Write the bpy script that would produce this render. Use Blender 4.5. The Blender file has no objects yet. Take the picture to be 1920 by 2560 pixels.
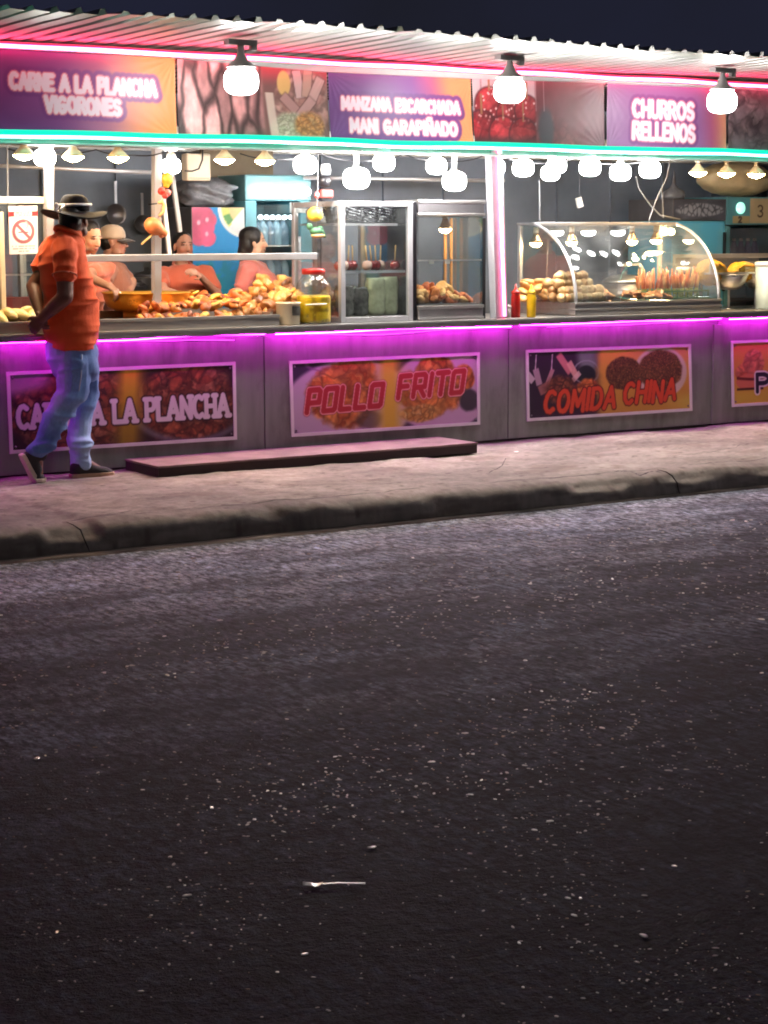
import bpy, math, random
import numpy as np
from mathutils import Vector, Matrix
random.seed(7)
RNG = np.random.RandomState(11)
S = bpy.context.scene
COL = S.collection
# ------------------------------------------------------------------ camera
FPX = 4800.0                       # focal length in photo pixels (1920 wide)
CAM = Vector((0.0, -11.4, 1.5))
_fh = Vector((0.539, 0.8423, 0.0)).normalized()
_pitch = math.atan(690.0 / FPX)
_fwd = (_fh * math.cos(_pitch) + Vector((0, 0, -1)) * math.sin(_pitch)).normalized()
_right = _fwd.cross(Vector((0, 0, 1))).normalized()
_up = _right.cross(_fwd).normalized()
_roll = 0.0035
RIGHT = (_right - _up * _roll).normalized()
UP = RIGHT.cross(_fwd).normalized()
FWD = _fwd
camd = bpy.data.cameras.new('camera')
camd.sensor_fit = 'HORIZONTAL'; camd.sensor_width = 36.0; camd.lens = FPX / 1920.0 * 36.0
camd.clip_end = 500.0
cam = bpy.data.objects.new('camera', camd); COL.objects.link(cam)
cam.matrix_world = Matrix(((RIGHT.x, UP.x, -FWD.x, CAM.x), (RIGHT.y, UP.y, -FWD.y, CAM.y), (RIGHT.z, UP.z, -FWD.z, CAM.z), (0, 0, 0, 1)))
S.camera = cam
# ------------------------------------------------------------------ night sky, exposure, sampling
W = bpy.data.worlds.new('World'); S.world = W; W.use_nodes = True
def _sky():
    nt = W.node_tree; N = nt.nodes; L = nt.links; tc = N.new('ShaderNodeTexCoord'); n = N.new('ShaderNodeTexNoise'); n.inputs['Scale'].default_value = 5.0; n.inputs['Detail'].default_value = 5
    r = N.new('ShaderNodeValToRGB'); r.color_ramp.elements[0].position = .3; r.color_ramp.elements[0].color = (.0066, .0069, .0110, 1); r.color_ramp.elements[1].position = .7; r.color_ramp.elements[1].color = (.0090, .0100, .0220, 1)
    L.new(tc.outputs['Generated'], n.inputs['Vector']); L.new(n.outputs['Fac'], r.inputs[0]); L.new(r.outputs[0], N['Background'].inputs[0])      # thin night cloud
_sky()
W.node_tree.nodes['Background'].inputs[1].default_value = 1.0
S.view_settings.view_transform = 'Standard'; S.view_settings.look = 'None'
S.view_settings.exposure = 0.8; S.view_settings.gamma = 1.0
S.render.engine = 'CYCLES'
cy = S.cycles
cy.max_bounces = 7; cy.diffuse_bounces = 3; cy.glossy_bounces = 3; cy.transmission_bounces = 4
cy.transparent_max_bounces = 14; cy.sample_clamp_indirect = 4.0; cy.sample_clamp_direct = 0.0
cy.caustics_reflective = False; cy.caustics_refractive = False
cy.use_denoising = True; cy.filter_width = 1.9
try: cy.use_light_tree = True
except Exception: pass

sun = bpy.data.objects.new('street_light_glow', bpy.data.lights.new('street_light_glow', 'SUN')); COL.objects.link(sun)  # added fill sun, not a street lamp
sun.data.energy = 0.07; sun.data.angle = math.radians(12); sun.data.color = (1.0, .93, .86)      # weak fill light added from behind the camera, no lamp in view
sun.rotation_euler = (math.radians(52), 0, math.radians(-8))

def ray(px, py):
    return (FWD * FPX + RIGHT * (px - 960.0) - UP * (py - 1280.0)).normalized()
def P(px, py, Y):                  # the point of the plane y = Y seen at a photo pixel
    d = ray(px, py); return CAM + d * ((Y - CAM.y) / d.y)
def PZ(px, py, z):
    d = ray(px, py); return CAM + d * ((z - CAM.z) / d.z)

# ------------------------------------------------------------------ numpy noise
_T2 = RNG.rand(256, 256); _T3 = RNG.rand(32, 32, 32); _J = RNG.rand(64, 64, 3)
def vnoise2(x, y, seed=0):
    x = np.asarray(x, float) + seed * 17.31; y = np.asarray(y, float) + seed * 7.77
    xi = np.floor(x).astype(int); yi = np.floor(y).astype(int); fx = x - xi; fy = y - yi
    fx = fx * fx * (3 - 2 * fx); fy = fy * fy * (3 - 2 * fy)
    g = lambda a, b: _T2[a % 256, b % 256]
    return (g(xi, yi) * (1 - fx) + g(xi + 1, yi) * fx) * (1 - fy) + (g(xi, yi + 1) * (1 - fx) + g(xi + 1, yi + 1) * fx) * fy
def fbm2(x, y, seed=0, octv=4):
    s = 0; a = 0.5; t = 0
    for k in range(octv):
        s = s + a * vnoise2(x * 2 ** k, y * 2 ** k, seed + k * 3); t += a; a *= 0.5
    return s / t
def vnoise3(p, seed=0):
    p = p + seed * 5.37; i = np.floor(p).astype(int); f = p - i; f = f * f * (3 - 2 * f)
    r = 0
    for dx in (0, 1):
        for dy in (0, 1):
            for dz in (0, 1):
                w = (f[:, 0] if dx else 1 - f[:, 0]) * (f[:, 1] if dy else 1 - f[:, 1]) * (f[:, 2] if dz else 1 - f[:, 2])
                r = r + w * _T3[(i[:, 0] + dx) % 32, (i[:, 1] + dy) % 32, (i[:, 2] + dz) % 32]
    return r
def worley2(x, y, seed=0):
    x = np.asarray(x, float) + seed * 9.1; y = np.asarray(y, float) + seed * 4.3
    xi = np.floor(x).astype(int); yi = np.floor(y).astype(int)
    f1 = np.full(x.shape, 9.0); f2 = f1.copy(); idv = np.zeros(x.shape)
    for dx in (-1, 0, 1):
        for dy in (-1, 0, 1):
            j = _J[(xi + dx) % 64, (yi + dy) % 64]
            d = np.hypot(xi + dx + j[..., 0] - x, yi + dy + j[..., 1] - y)
            m = d < f1
            f2 = np.where(m, f1, np.minimum(f2, d)); idv = np.where(m, j[..., 2], idv); f1 = np.where(m, d, f1)
    return f1, f2, idv
def sst(a, b, x):
    t = np.clip((x - a) / (b - a), 0, 1); return t * t * (3 - 2 * t)
def s2l(c):
    c = np.asarray(c, float) / 255.0
    return np.where(c <= 0.04045, c / 12.92, ((c + 0.055) / 1.055) ** 2.4)

# ------------------------------------------------------------------ materials
def _new(name):
    m = bpy.data.materials.new(name); m.use_nodes = True
    nt = m.node_tree; return m, nt, nt.nodes['Principled BSDF']
def mat(name, rgb, rough=0.6, metal=0.0, var=0.12, scale=6.0, bump=0.0, bscale=40.0, stretch=None, spec=0.5, coat=0.0, sheen=0.0):
    """procedural surface: a base colour broken up by two octaves of noise, roughness variation and a noise bump"""
    m, nt, b = _new(name); N = nt.nodes; L = nt.links
    c = s2l(rgb)
    tc = N.new('ShaderNodeTexCoord'); mp = N.new('ShaderNodeMapping')
    if stretch: mp.inputs['Scale'].default_value = stretch
    L.new(tc.outputs['Object'], mp.inputs[0])
    n = N.new('ShaderNodeTexNoise'); n.inputs['Scale'].default_value = scale; n.inputs['Detail'].default_value = 5; n.inputs['Roughness'].default_value = 0.6
    L.new(mp.outputs[0], n.inputs['Vector'])
    r = N.new('ShaderNodeValToRGB')
    r.color_ramp.elements[0].position = 0.3; r.color_ramp.elements[1].position = 0.72
    r.color_ramp.elements[0].color = (*(c * (1 - var)), 1); r.color_ramp.elements[1].color = (*np.clip(c * (1 + var), 0, 1), 1)
    L.new(n.outputs['Fac'], r.inputs[0]); L.new(r.outputs[0], b.inputs['Base Color'])
    mr = N.new('ShaderNodeMapRange'); mr.inputs['To Min'].default_value = max(0.02, rough - 0.1); mr.inputs['To Max'].default_value = min(1, rough + 0.1)
    L.new(n.outputs['Fac'], mr.inputs[0]); L.new(mr.outputs[0], b.inputs['Roughness'])
    b.inputs['Metallic'].default_value = metal; b.inputs['Specular IOR Level'].default_value = spec
    b.inputs['Coat Weight'].default_value = coat; b.inputs['Sheen Weight'].default_value = sheen
    if bump:
        n2 = N.new('ShaderNodeTexNoise'); n2.inputs['Scale'].default_value = bscale; n2.inputs['Detail'].default_value = 4
        L.new(mp.outputs[0], n2.inputs['Vector'])
        bp = N.new('ShaderNodeBump'); bp.inputs['Strength'].default_value = bump; bp.inputs['Distance'].default_value = 0.01
        L.new(n2.outputs['Fac'], bp.inputs['Height']); L.new(bp.outputs[0], b.inputs['Normal'])
    return m
def emit(name, rgb, strength):
    m, nt, b = _new(name)
    b.inputs['Base Color'].default_value = (0.8, 0.8, 0.8, 1)
    b.inputs['Emission Color'].default_value = (*rgb, 1); b.inputs['Emission Strength'].default_value = strength
    return m
def bulb_emit(name, rgb, strength):
    """frosted globe: brightest through its middle, falling off towards the thick rim of the cover"""
    m, nt, b = _new(name); N = nt.nodes; L = nt.links
    b.inputs['Base Color'].default_value = (.8, .8, .8, 1); b.inputs['Emission Color'].default_value = (*rgb, 1)
    lw = N.new('ShaderNodeLayerWeight'); lw.inputs[0].default_value = .5
    r = N.new('ShaderNodeMapRange'); r.interpolation_type = 'SMOOTHSTEP'; r.inputs['From Min'].default_value = .35; r.inputs['From Max'].default_value = .97
    r.inputs['To Min'].default_value = strength * 1.25; r.inputs['To Max'].default_value = .55
    L.new(lw.outputs['Facing'], r.inputs[0]); L.new(r.outputs[0], b.inputs['Emission Strength']); return m
def glass(name, tint=(0.93, 0.96, 0.96), gloss=0.07, rough=0.03, smear=0.0):
    """thin pane: mostly clear, reflecting more at grazing angles, with faint greasy smears"""
    m, nt, b = _new(name); N = nt.nodes; L = nt.links; N.remove(b)
    out = N['Material Output']
    t = N.new('ShaderNodeBsdfTransparent'); t.inputs[0].default_value = (*tint, 1)
    g = N.new('ShaderNodeBsdfGlossy'); g.inputs['Roughness'].default_value = rough
    lw = N.new('ShaderNodeLayerWeight'); lw.inputs[0].default_value = 0.25
    mr = N.new('ShaderNodeMapRange'); mr.inputs['To Min'].default_value = gloss; mr.inputs['To Max'].default_value = 0.4
    L.new(lw.outputs['Fresnel'], mr.inputs[0])
    mx = N.new('ShaderNodeMixShader'); L.new(mr.outputs[0], mx.inputs[0]); L.new(t.outputs[0], mx.inputs[1]); L.new(g.outputs[0], mx.inputs[2])
    last = mx
    if smear:
        d = N.new('ShaderNodeBsdfDiffuse'); d.inputs[0].default_value = (0.7, 0.7, 0.7, 1)
        tc = N.new('ShaderNodeTexCoord'); n = N.new('ShaderNodeTexNoise'); n.inputs['Scale'].default_value = 3.0; n.inputs['Detail'].default_value = 6
        L.new(tc.outputs['Object'], n.inputs['Vector'])
        r2 = N.new('ShaderNodeMapRange'); r2.inputs['From Min'].default_value = 0.35; r2.inputs['From Max'].default_value = 0.8; r2.inputs['To Max'].default_value = smear
        L.new(n.outputs['Fac'], r2.inputs[0])
        m2 = N.new('ShaderNodeMixShader'); L.new(r2.outputs[0], m2.inputs[0]); L.new(mx.outputs[0], m2.inputs[1]); L.new(d.outputs[0], m2.inputs[2]); last = m2
    L.new(last.outputs[0], out.inputs[0])
    return m
def painted(name, rough=0.45, spec=0.5, bump=0.0, bscale=60, sss=0.0, sheen=0.0, coat=0.0):
    """colour comes from the printed or natural pattern stored in the mesh's colour attribute"""
    m, nt, b = _new(name); N = nt.nodes; L = nt.links
    a = N.new('ShaderNodeAttribute'); a.attribute_name = 'paint'
    L.new(a.outputs['Color'], b.inputs['Base Color'])
    b.inputs['Roughness'].default_value = rough; b.inputs['Specular IOR Level'].default_value = spec
    b.inputs['Sheen Weight'].default_value = sheen; b.inputs['Coat Weight'].default_value = coat
    if sss:
        b.inputs['Subsurface Weight'].default_value = sss; b.inputs['Subsurface Radius'].default_value = (0.02, 0.008, 0.004); b.inputs['Subsurface Scale'].default_value = 0.4
    if bump:
        tc = N.new('ShaderNodeTexCoord'); n2 = N.new('ShaderNodeTexNoise'); n2.inputs['Scale'].default_value = bscale; n2.inputs['Detail'].default_value = 5
        L.new(tc.outputs['Object'], n2.inputs['Vector'])
        bp = N.new('ShaderNodeBump'); bp.inputs['Strength'].default_value = bump; bp.inputs['Distance'].default_value = 0.01
        L.new(n2.outputs['Fac'], bp.inputs['Height']); L.new(bp.outputs[0], b.inputs['Normal'])
    return m

# ------------------------------------------------------------------ objects
ORG = {}
def _org(parent): return ORG.get(parent.name, Vector((0, 0, 0))) if parent else Vector((0, 0, 0))
def link(name, me, parent=None, at=None):
    o = bpy.data.objects.new(name, me); COL.objects.link(o)
    if parent: o.parent = parent; ORG[o.name] = _org(parent)
    else:
        at = at or Vector((0, 0, 0)); o.location = at; ORG[o.name] = Vector(at)
    return o
def tag(o, label, cat=None, group=None, kind=None):
    if label: o['label'] = label
    if cat: o['category'] = cat
    if group: o['group'] = group
    if kind: o['kind'] = kind
    return o
def thing(name, label, cat, at, group=None):
    o = bpy.data.objects.new(name, None); COL.objects.link(o); o.location = at; o.empty_display_size = 0.1
    ORG[o.name] = Vector(at); return tag(o, label, cat, group)
def dup(o, at, label=None, group=None, rotz=None, scale=None):
    """a copy of a thing with copies of its parts and their sub-parts"""
    r = o.copy(); COL.objects.link(r); r.location = at
    if rotz is not None: r.rotation_euler = (r.rotation_euler[0], r.rotation_euler[1], rotz)
    if scale is not None: r.scale = scale
    if label: r['label'] = label
    if group: r['group'] = group
    for ch in list(o.children):
        c = ch.copy(); COL.objects.link(c); c.parent = r
        for g in list(ch.children):
            d = g.copy(); COL.objects.link(d); d.parent = c
    return r
def V(*a): return Vector(a)
def ortho(d):
    d = d.normalized(); a = Vector((0, 0, 1)) if abs(d.z) < 0.9 else Vector((1, 0, 0))
    u = d.cross(a).normalized(); return u, d.cross(u).normalized()

class MB:
    def __init__(s): s.v = []; s.f = []; s.m = []; s.sm = []
    def add(s, vs, fs, m=0, smooth=False):
        k = len(s.v); s.v += [Vector(v) for v in vs]
        for f in fs: s.f.append([i + k for i in f]); s.m.append(m); s.sm.append(smooth)
        return s
    def box(s, a, b, m=0):
        x0, y0, z0 = (min(a[i], b[i]) for i in range(3)); x1, y1, z1 = (max(a[i], b[i]) for i in range(3))
        return s.add([(x0, y0, z0), (x1, y0, z0), (x1, y1, z0), (x0, y1, z0), (x0, y0, z1), (x1, y0, z1), (x1, y1, z1), (x0, y1, z1)],
                     [(0, 3, 2, 1), (4, 5, 6, 7), (0, 1, 5, 4), (1, 2, 6, 5), (2, 3, 7, 6), (3, 0, 4, 7)], m)
    def hexa(s, c, m=0):            # 8 corners: bottom ring 0-3, top ring 4-7
        return s.add(c, [(0, 3, 2, 1), (4, 5, 6, 7), (0, 1, 5, 4), (1, 2, 6, 5), (2, 3, 7, 6), (3, 0, 4, 7)], m)
    def bar(s, p, q, w, h=None, m=0, up=None):
        p = Vector(p); q = Vector(q); d = (q - p).normalized(); h = h or w
        if up is None: up = Vector((0, 0, 1)) if abs(d.z) < 0.9 else Vector((0, 1, 0))
        u = d.cross(Vector(up)).normalized(); w2 = u * (w / 2); h2 = u.cross(d).normalized() * (h / 2)
        return s.hexa([p - w2 - h2, p + w2 - h2, q + w2 - h2, q - w2 - h2, p - w2 + h2, p + w2 + h2, q + w2 + h2, q - w2 + h2], m)
    def tube(s, pts, r, n=10, m=0, caps=True, flat=1.0):
        pts = [Vector(p) for p in pts]; K = len(pts); rs = r if isinstance(r, (list, tuple)) else [r] * K
        vs = []; fs = []; u = None
        for i, p in enumerate(pts):
            d = (pts[min(i + 1, K - 1)] - pts[max(i - 1, 0)]).normalized()
            if u is None: u, w = ortho(d)
            else: u = (u - d * u.dot(d)).normalized(); w = d.cross(u).normalized()
            for k in range(n):
                a = 2 * math.pi * k / n; vs.append(p + u * (math.cos(a) * rs[i]) + w * (math.sin(a) * rs[i] * flat))
        for i in range(K - 1):
            for k in range(n): fs.append((i * n + k, i * n + (k + 1) % n, (i + 1) * n + (k + 1) % n, (i + 1) * n + k))
        if caps: fs.append(tuple(range(n))[::-1]); fs.append(tuple((K - 1) * n + k for k in range(n)))
        return s.add(vs, fs, m, True)
    def lathe(s, prof, o, n=24, m=0, axis=None, sx=1.0, sy=1.0):
        o = Vector(o); vs = []; fs = []; K = len(prof)
        if axis is None: U, Wv, A = Vector((1, 0, 0)), Vector((0, 1, 0)), Vector((0, 0, 1))
        else: A = Vector(axis).normalized(); U, Wv = ortho(A)
        for r, z in prof:
            for k in range(n):
                a = 2 * math.pi * k / n; vs.append(o + U * (r * sx * math.cos(a)) + Wv * (r * sy * math.sin(a)) + A * z)
        for i in range(K - 1):
            for k in range(n): fs.append((i * n + k, i * n + (k + 1) % n, (i + 1) * n + (k + 1) % n, (i + 1) * n + k))
        if prof[0][0] > 1e-4: fs.append(tuple(range(n))[::-1])
        if prof[-1][0] > 1e-4: fs.append(tuple((K - 1) * n + k for k in range(n)))
        return s.add(vs, fs, m, True)
    def ell(s, c, r, n=14, m=0, R=None):
        c = Vector(c); vs = []; fs = []; h = n // 2
        for i in range(h + 1):
            t = math.pi * i / h
            for k in range(n):
                a = 2 * math.pi * k / n
                p = Vector((r[0] * math.sin(t) * math.cos(a), r[1] * math.sin(t) * math.sin(a), r[2] * math.cos(t)))
                vs.append(c + (R @ p if R else p))
        for i in range(h):
            for k in range(n): fs.append((i * n + k, (i + 1) * n + k, (i + 1) * n + (k + 1) % n, i * n + (k + 1) % n))
        return s.add(vs, fs, m, True)
    def cap(s, p, q, r0, r1=None, n=12, m=0, flat=1.0):
        p = Vector(p); q = Vector(q); r1 = r0 if r1 is None else r1; d = (q - p).normalized()
        pts = []; rs = []
        for i in range(1, 5): t = math.pi / 2 * i / 4; pts.append(p - d * (r0 * math.cos(t))); rs.append(r0 * math.sin(t))
        for i in range(0, 4): t = math.pi / 2 * i / 4; pts.append(q + d * (r1 * math.sin(t))); rs.append(r1 * math.cos(t))
        return s.tube(pts, rs, n, m, True, flat)
    def loft(s, rings, n=24, m=0):
        """rings: (centre, half-axis vector a, half-axis vector b)"""
        vs = []; fs = []; K = len(rings)
        for c, a, b in rings:
            for k in range(n):
                t = 2 * math.pi * k / n; vs.append(Vector(c) + Vector(a) * math.cos(t) + Vector(b) * math.sin(t))
        for i in range(K - 1):
            for k in range(n): fs.append((i * n + k, i * n + (k + 1) % n, (i + 1) * n + (k + 1) % n, (i + 1) * n + k))
        fs.append(tuple(range(n))[::-1]); fs.append(tuple((K - 1) * n + k for k in range(n)))
        return s.add(vs, fs, m, True)
    def build(s, name, mats, parent=None, at=None, bevel=0.0, smooth=None):
        o0 = _org(parent) if parent else Vector(at or (0, 0, 0))
        me = bpy.data.meshes.new(name); me.from_pydata([v - o0 for v in s.v], [], s.f)
        for mm in (mats if isinstance(mats, (list, tuple)) else [mats]): me.materials.append(mm)
        me.polygons.foreach_set('material_index', s.m)
        me.polygons.foreach_set('use_smooth', [bool(x) if smooth is None else smooth for x in s.sm]); me.update()
        import bmesh
        bm = bmesh.new(); bm.from_mesh(me); bmesh.ops.recalc_face_normals(bm, faces=bm.faces); bm.to_mesh(me); bm.free()
        o = link(name, me, parent, o0)
        if bevel:
            b = o.modifiers.new('bevel', 'BEVEL'); b.width = bevel; b.segments = 2; b.limit_method = 'ANGLE'; b.angle_limit = math.radians(50)
        return o
def set_paint(me, rgb):             # rgb: (n_verts, 3) sRGB 0-255
    a = me.color_attributes.new('paint', 'FLOAT_COLOR', 'POINT')
    buf = np.ones((len(me.vertices), 4), np.float32); buf[:, :3] = s2l(np.clip(rgb, 0, 255)); a.data.foreach_set('color', buf.ravel())
def grid_mesh(name, pts, nx, ny):   # pts (ny, nx, 3)
    me = bpy.data.meshes.new(name)
    me.vertices.add(nx * ny); me.vertices.foreach_set('co', np.ascontiguousarray(pts, np.float32).ravel())
    i = np.arange(nx - 1)[None, :] + nx * np.arange(ny - 1)[:, None]; q = np.stack([i, i + 1, i + nx + 1, i + nx], -1).reshape(-1, 4)
    me.loops.add(q.size); me.loops.foreach_set('vertex_index', q.ravel().astype(np.int32))
    me.polygons.add(len(q)); me.polygons.foreach_set('loop_start', np.arange(0, q.size, 4, dtype=np.int32))
    me.polygons.foreach_set('use_smooth', np.ones(len(q), bool)); me.update(calc_edges=True); me.validate(); return me
def panel(name, corners, paint, m, parent=None, at=None, res=0.006, wrinkle=None):
    """a printed sheet spanned between four corners TL TR BR BL; paint(x, y, W, H) in metres from bottom-left returns sRGB"""
    TL, TR, BR, BL = [np.array(c) for c in corners]
    Wd = np.linalg.norm(TR - TL); Hd = np.linalg.norm(TL - BL)
    nx = int(Wd / res) + 2; ny = int(Hd / res) + 2
    u, v = np.meshgrid(np.linspace(0, 1, nx), np.linspace(0, 1, ny))
    p = (BL * ((1 - u) * (1 - v))[..., None] + BR * (u * (1 - v))[..., None] + TL * ((1 - u) * v)[..., None] + TR * (u * v)[..., None])
    x = u * Wd; y = v * Hd
    if wrinkle: p[..., 1] += wrinkle(x, y, Wd, Hd)
    rgb = paint(x, y, Wd, Hd)
    o0 = _org(parent) if parent else Vector(at or BL)
    me = grid_mesh(name, p - np.array(o0), nx, ny); me.materials.append(m); set_paint(me, rgb.reshape(-1, 3))
    return link(name, me, parent, o0)
DG = None
def blob(name, mb, m, parent, voxel=0.01, smooth=6, disp=None, paint=None, ribs=None):
    """fuse overlapping closed shells into one continuous skin, relax it, then wrinkle and colour it"""
    o0 = _org(parent)
    me = bpy.data.meshes.new(name); me.from_pydata([v - o0 for v in mb.v], [], mb.f); me.update()
    import bmesh
    bm = bmesh.new(); bm.from_mesh(me); bmesh.ops.recalc_face_normals(bm, faces=bm.faces); bm.to_mesh(me); bm.free()
    t = bpy.data.objects.new('tmp', me); COL.objects.link(t)
    r = t.modifiers.new('r', 'REMESH'); r.mode = 'VOXEL'; r.voxel_size = voxel; r.use_smooth_shade = True
    if smooth:
        q = t.modifiers.new('s', 'SMOOTH'); q.iterations = smooth; q.factor = 0.5
    dg = bpy.context.evaluated_depsgraph_get()
    out = bpy.data.meshes.new_from_object(t.evaluated_get(dg)); out.name = name
    bpy.data.objects.remove(t); bpy.data.meshes.remove(me)
    n = len(out.vertices); co = np.zeros(n * 3, np.float32); out.vertices.foreach_get('co', co); co = co.reshape(-1, 3)
    if disp is not None:
        no = np.zeros(n * 3, np.float32); out.vertices.foreach_get('normal', no); no = no.reshape(-1, 3)
        co = co + no * disp(co + np.array(o0), no)[:, None]; out.vertices.foreach_set('co', co.astype(np.float32).ravel())
    out.polygons.foreach_set('use_smooth', np.ones(len(out.polygons), bool)); out.update()
    out.materials.clear(); out.materials.append(m)
    if paint is not None: set_paint(out, paint(co + np.array(o0)))
    return link(name, out, parent)
# ------------------------------------------------------------------ lettering as strokes
def arc(cx, cy_, rx, ry, a0, a1, n=12):
    return [(cx + rx * math.cos(math.radians(a0 + (a1 - a0) * i / n)), cy_ + ry * math.sin(math.radians(a0 + (a1 - a0) * i / n))) for i in range(n + 1)]
def glyphs(n):
    return {
     'A': (.78, [[(0, 0), (.39, 1), (.78, 0)], [(.14, .34), (.64, .34)]]),
     'C': (.70, [arc(.38, .5, .38, .5, 50, 310, n)]),
     'D': (.70, [[(0, 0), (0, 1)], [(0, 1), (.3, 1)] + arc(.3, .5, .4, .5, 90, -90, n) + [(0, 0)]]),
     'E': (.56, [[(.56, 1), (0, 1), (0, 0), (.56, 0)], [(0, .52), (.46, .52)]]),
     'F': (.56, [[(.56, 1), (0, 1), (0, 0)], [(0, .52), (.46, .52)]]),
     'G': (.74, [arc(.38, .5, .38, .5, 50, 330, n) + [(.72, .45), (.42, .45)]]),
     'H': (.68, [[(0, 0), (0, 1)], [(.68, 0), (.68, 1)], [(0, .5), (.68, .5)]]),
     'I': (.05, [[(.02, 0), (.02, 1)]]),
     'L': (.52, [[(0, 1), (0, 0), (.52, 0)]]),
     'M': (.86, [[(0, 0), (0.04, 1), (.43, .25), (.82, 1), (.86, 0)]]),
     'N': (.68, [[(0, 0), (0, 1), (.68, 0), (.68, 1)]]),
     'O': (.76, [arc(.38, .5, .38, .5, 0, 360, n * 2)]),
     'P': (.60, [[(0, 0), (0, 1)], [(0, 1), (.3, 1)] + arc(.32, .74, .28, .26, 90, -90, n) + [(0, .48)]]),
     'R': (.64, [[(0, 0), (0, 1)], [(0, 1), (.3, 1)] + arc(.32, .74, .28, .26, 90, -90, n) + [(0, .48)], [(.3, .48), (.64, 0)]]),
     'S': (.60, [arc(.3, .75, .28, .25, 30, 270, n) + arc(.3, .25, .3, .25, 90, -150, n)]),
     'T': (.64, [[(0, 1), (.64, 1)], [(.32, 1), (.32, 0)]]),
     'U': (.66, [[(0, 1), (0, .3)] + arc(.33, .3, .33, .3, 180, 360, n) + [(.66, 1)]]),
     'V': (.72, [[(0, 1), (.36, 0), (.72, 1)]]),
     'Z': (.62, [[(0, 1), (.62, 1), (0, 0), (.62, 0)]]),
     '\u00d1': (.68, [[(0, 0), (0, 1), (.68, 0), (.68, 1)], [(.14, 1.24), (.28, 1.32), (.42, 1.22), (.56, 1.3)]]),
     '3': (.55, [arc(.25, .75, .28, .25, 150, -90, n) + arc(.25, .25, .3, .25, 90, -150, n)]),
     '2': (.58, [arc(.28, .72, .28, .28, 160, -30, n) + [(0, 0), (.58, 0)]]),
     ' ': (.34, []),
    }
GL = glyphs(8); GA = dict(GL)
GA['O'] = (.62, [[(0, 0), (0, .92), (.08, 1), (.62, 1), (.62, .08), (.54, 0), (0, 0)]])
GA['P'] = (.60, [[(0, 0), (0, 1), (.52, 1), (.60, .92), (.60, .42), (0, .42)]])
GA['R'] = (.62, [[(0, 0), (0, 1), (.52, 1), (.60, .92), (.60, .42), (0, .42)], [(.3, .42), (.62, 0)]])
def text_segs(txt, x0, y0, h, width=None, gap=0.22, slant=0.0, rot=0.0, serif=0.0, g=None, wob=0.0):
    g = g or GL; segs = []; x = 0.0; rr = random.Random(len(txt))
    for ch in txt:
        w, st = g[ch]; dy = wob * (rr.random() - .5); sl = wob * (rr.random() - .5)
        for pl in st:
            q = [(x + a + sl * b, b + dy) for a, b in pl]
            for a, b in zip(q[:-1], q[1:]): segs.append([*a, *b])
            if serif and len(pl) < 6:
                for a, b in (pl[0], pl[-1]):
                    if b < .02 or b > .98: segs.append([x + a - serif, b, x + a + serif, b])
        x += w + gap
    x -= gap; a = np.array(segs, float)
    sx = (width / x) if width else h
    a[:, [0, 2]] *= sx; a[:, [1, 3]] *= h
    a[:, 0] += slant * a[:, 1]; a[:, 2] += slant * a[:, 3]
    c, s_ = math.cos(rot), math.sin(rot); o = a.copy()
    o[:, 0] = x0 + a[:, 0] * c - a[:, 1] * s_; o[:, 1] = y0 + a[:, 0] * s_ + a[:, 1] * c
    o[:, 2] = x0 + a[:, 2] * c - a[:, 3] * s_; o[:, 3] = y0 + a[:, 2] * s_ + a[:, 3] * c
    return o
def seg_dist(x, y, segs):
    d = np.full(x.shape, 9.0)
    for ax, ay, bx, by in segs:
        vx, vy = bx - ax, by - ay; L2 = vx * vx + vy * vy + 1e-12
        t = np.clip(((x - ax) * vx + (y - ay) * vy) / L2, 0, 1)
        d = np.minimum(d, np.hypot(x - ax - t * vx, y - ay - t * vy))
    return d
def lay(rgb, col, a): return rgb * (1 - a[..., None]) + np.array(col, float) * a[..., None]
def layv(rgb, col, a): return rgb * (1 - a[..., None]) + col * a[..., None]
def flat(x, c): return np.ones(x.shape + (3,)) * np.array(c, float)
def ellm(x, y, cx, cy_, rx, ry, soft=0.08, wob=0.0, seed=0):
    d = np.hypot((x - cx) / rx, (y - cy_) / ry)
    if wob: d = d + wob * (fbm2(x * 14, y * 14, seed) - .5)
    return 1 - sst(1 - soft, 1 + soft, d)
def chunks(x, y, scale, cols, seed=0, depth=0.55):
    """heaped food: rounded cells, each with its own tone, dark gaps between"""
    wx = 2.2 * fbm2(x * scale * .8, y * scale * .8, seed); wy = 2.2 * fbm2(y * scale * .8, x * scale * .8, seed + 5)
    f1, f2, idv = worley2(x * scale + wx, y * scale * 1.25 + wy, seed)
    g1, g2, idg = worley2(x * scale * 2.4 + 1.5 * wy, y * scale * 2.7 + 1.5 * wx, seed + 2); idv = np.clip(.62 * idv + .38 * idg + .35 * (fbm2(x * scale * 1.3, y * scale * 1.3, seed + 3) - .5), 0, .999)
    k = idv * (len(cols) - 1); i = np.floor(k).astype(int); t = (k - i)[..., None]; c = np.array(cols, float)
    col = c[i] * (1 - t) + c[np.minimum(i + 1, len(cols) - 1)] * t
    edge = sst(0.0, 0.45, f2 - f1) * (.72 + .28 * sst(0, .4, g2 - g1)); edge = .25 + .75 * edge
    n = fbm2(x * scale * 3, y * scale * 3, seed + 9)
    return col * (1 - depth + depth * edge * (0.55 + 0.9 * n))[..., None]
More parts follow.
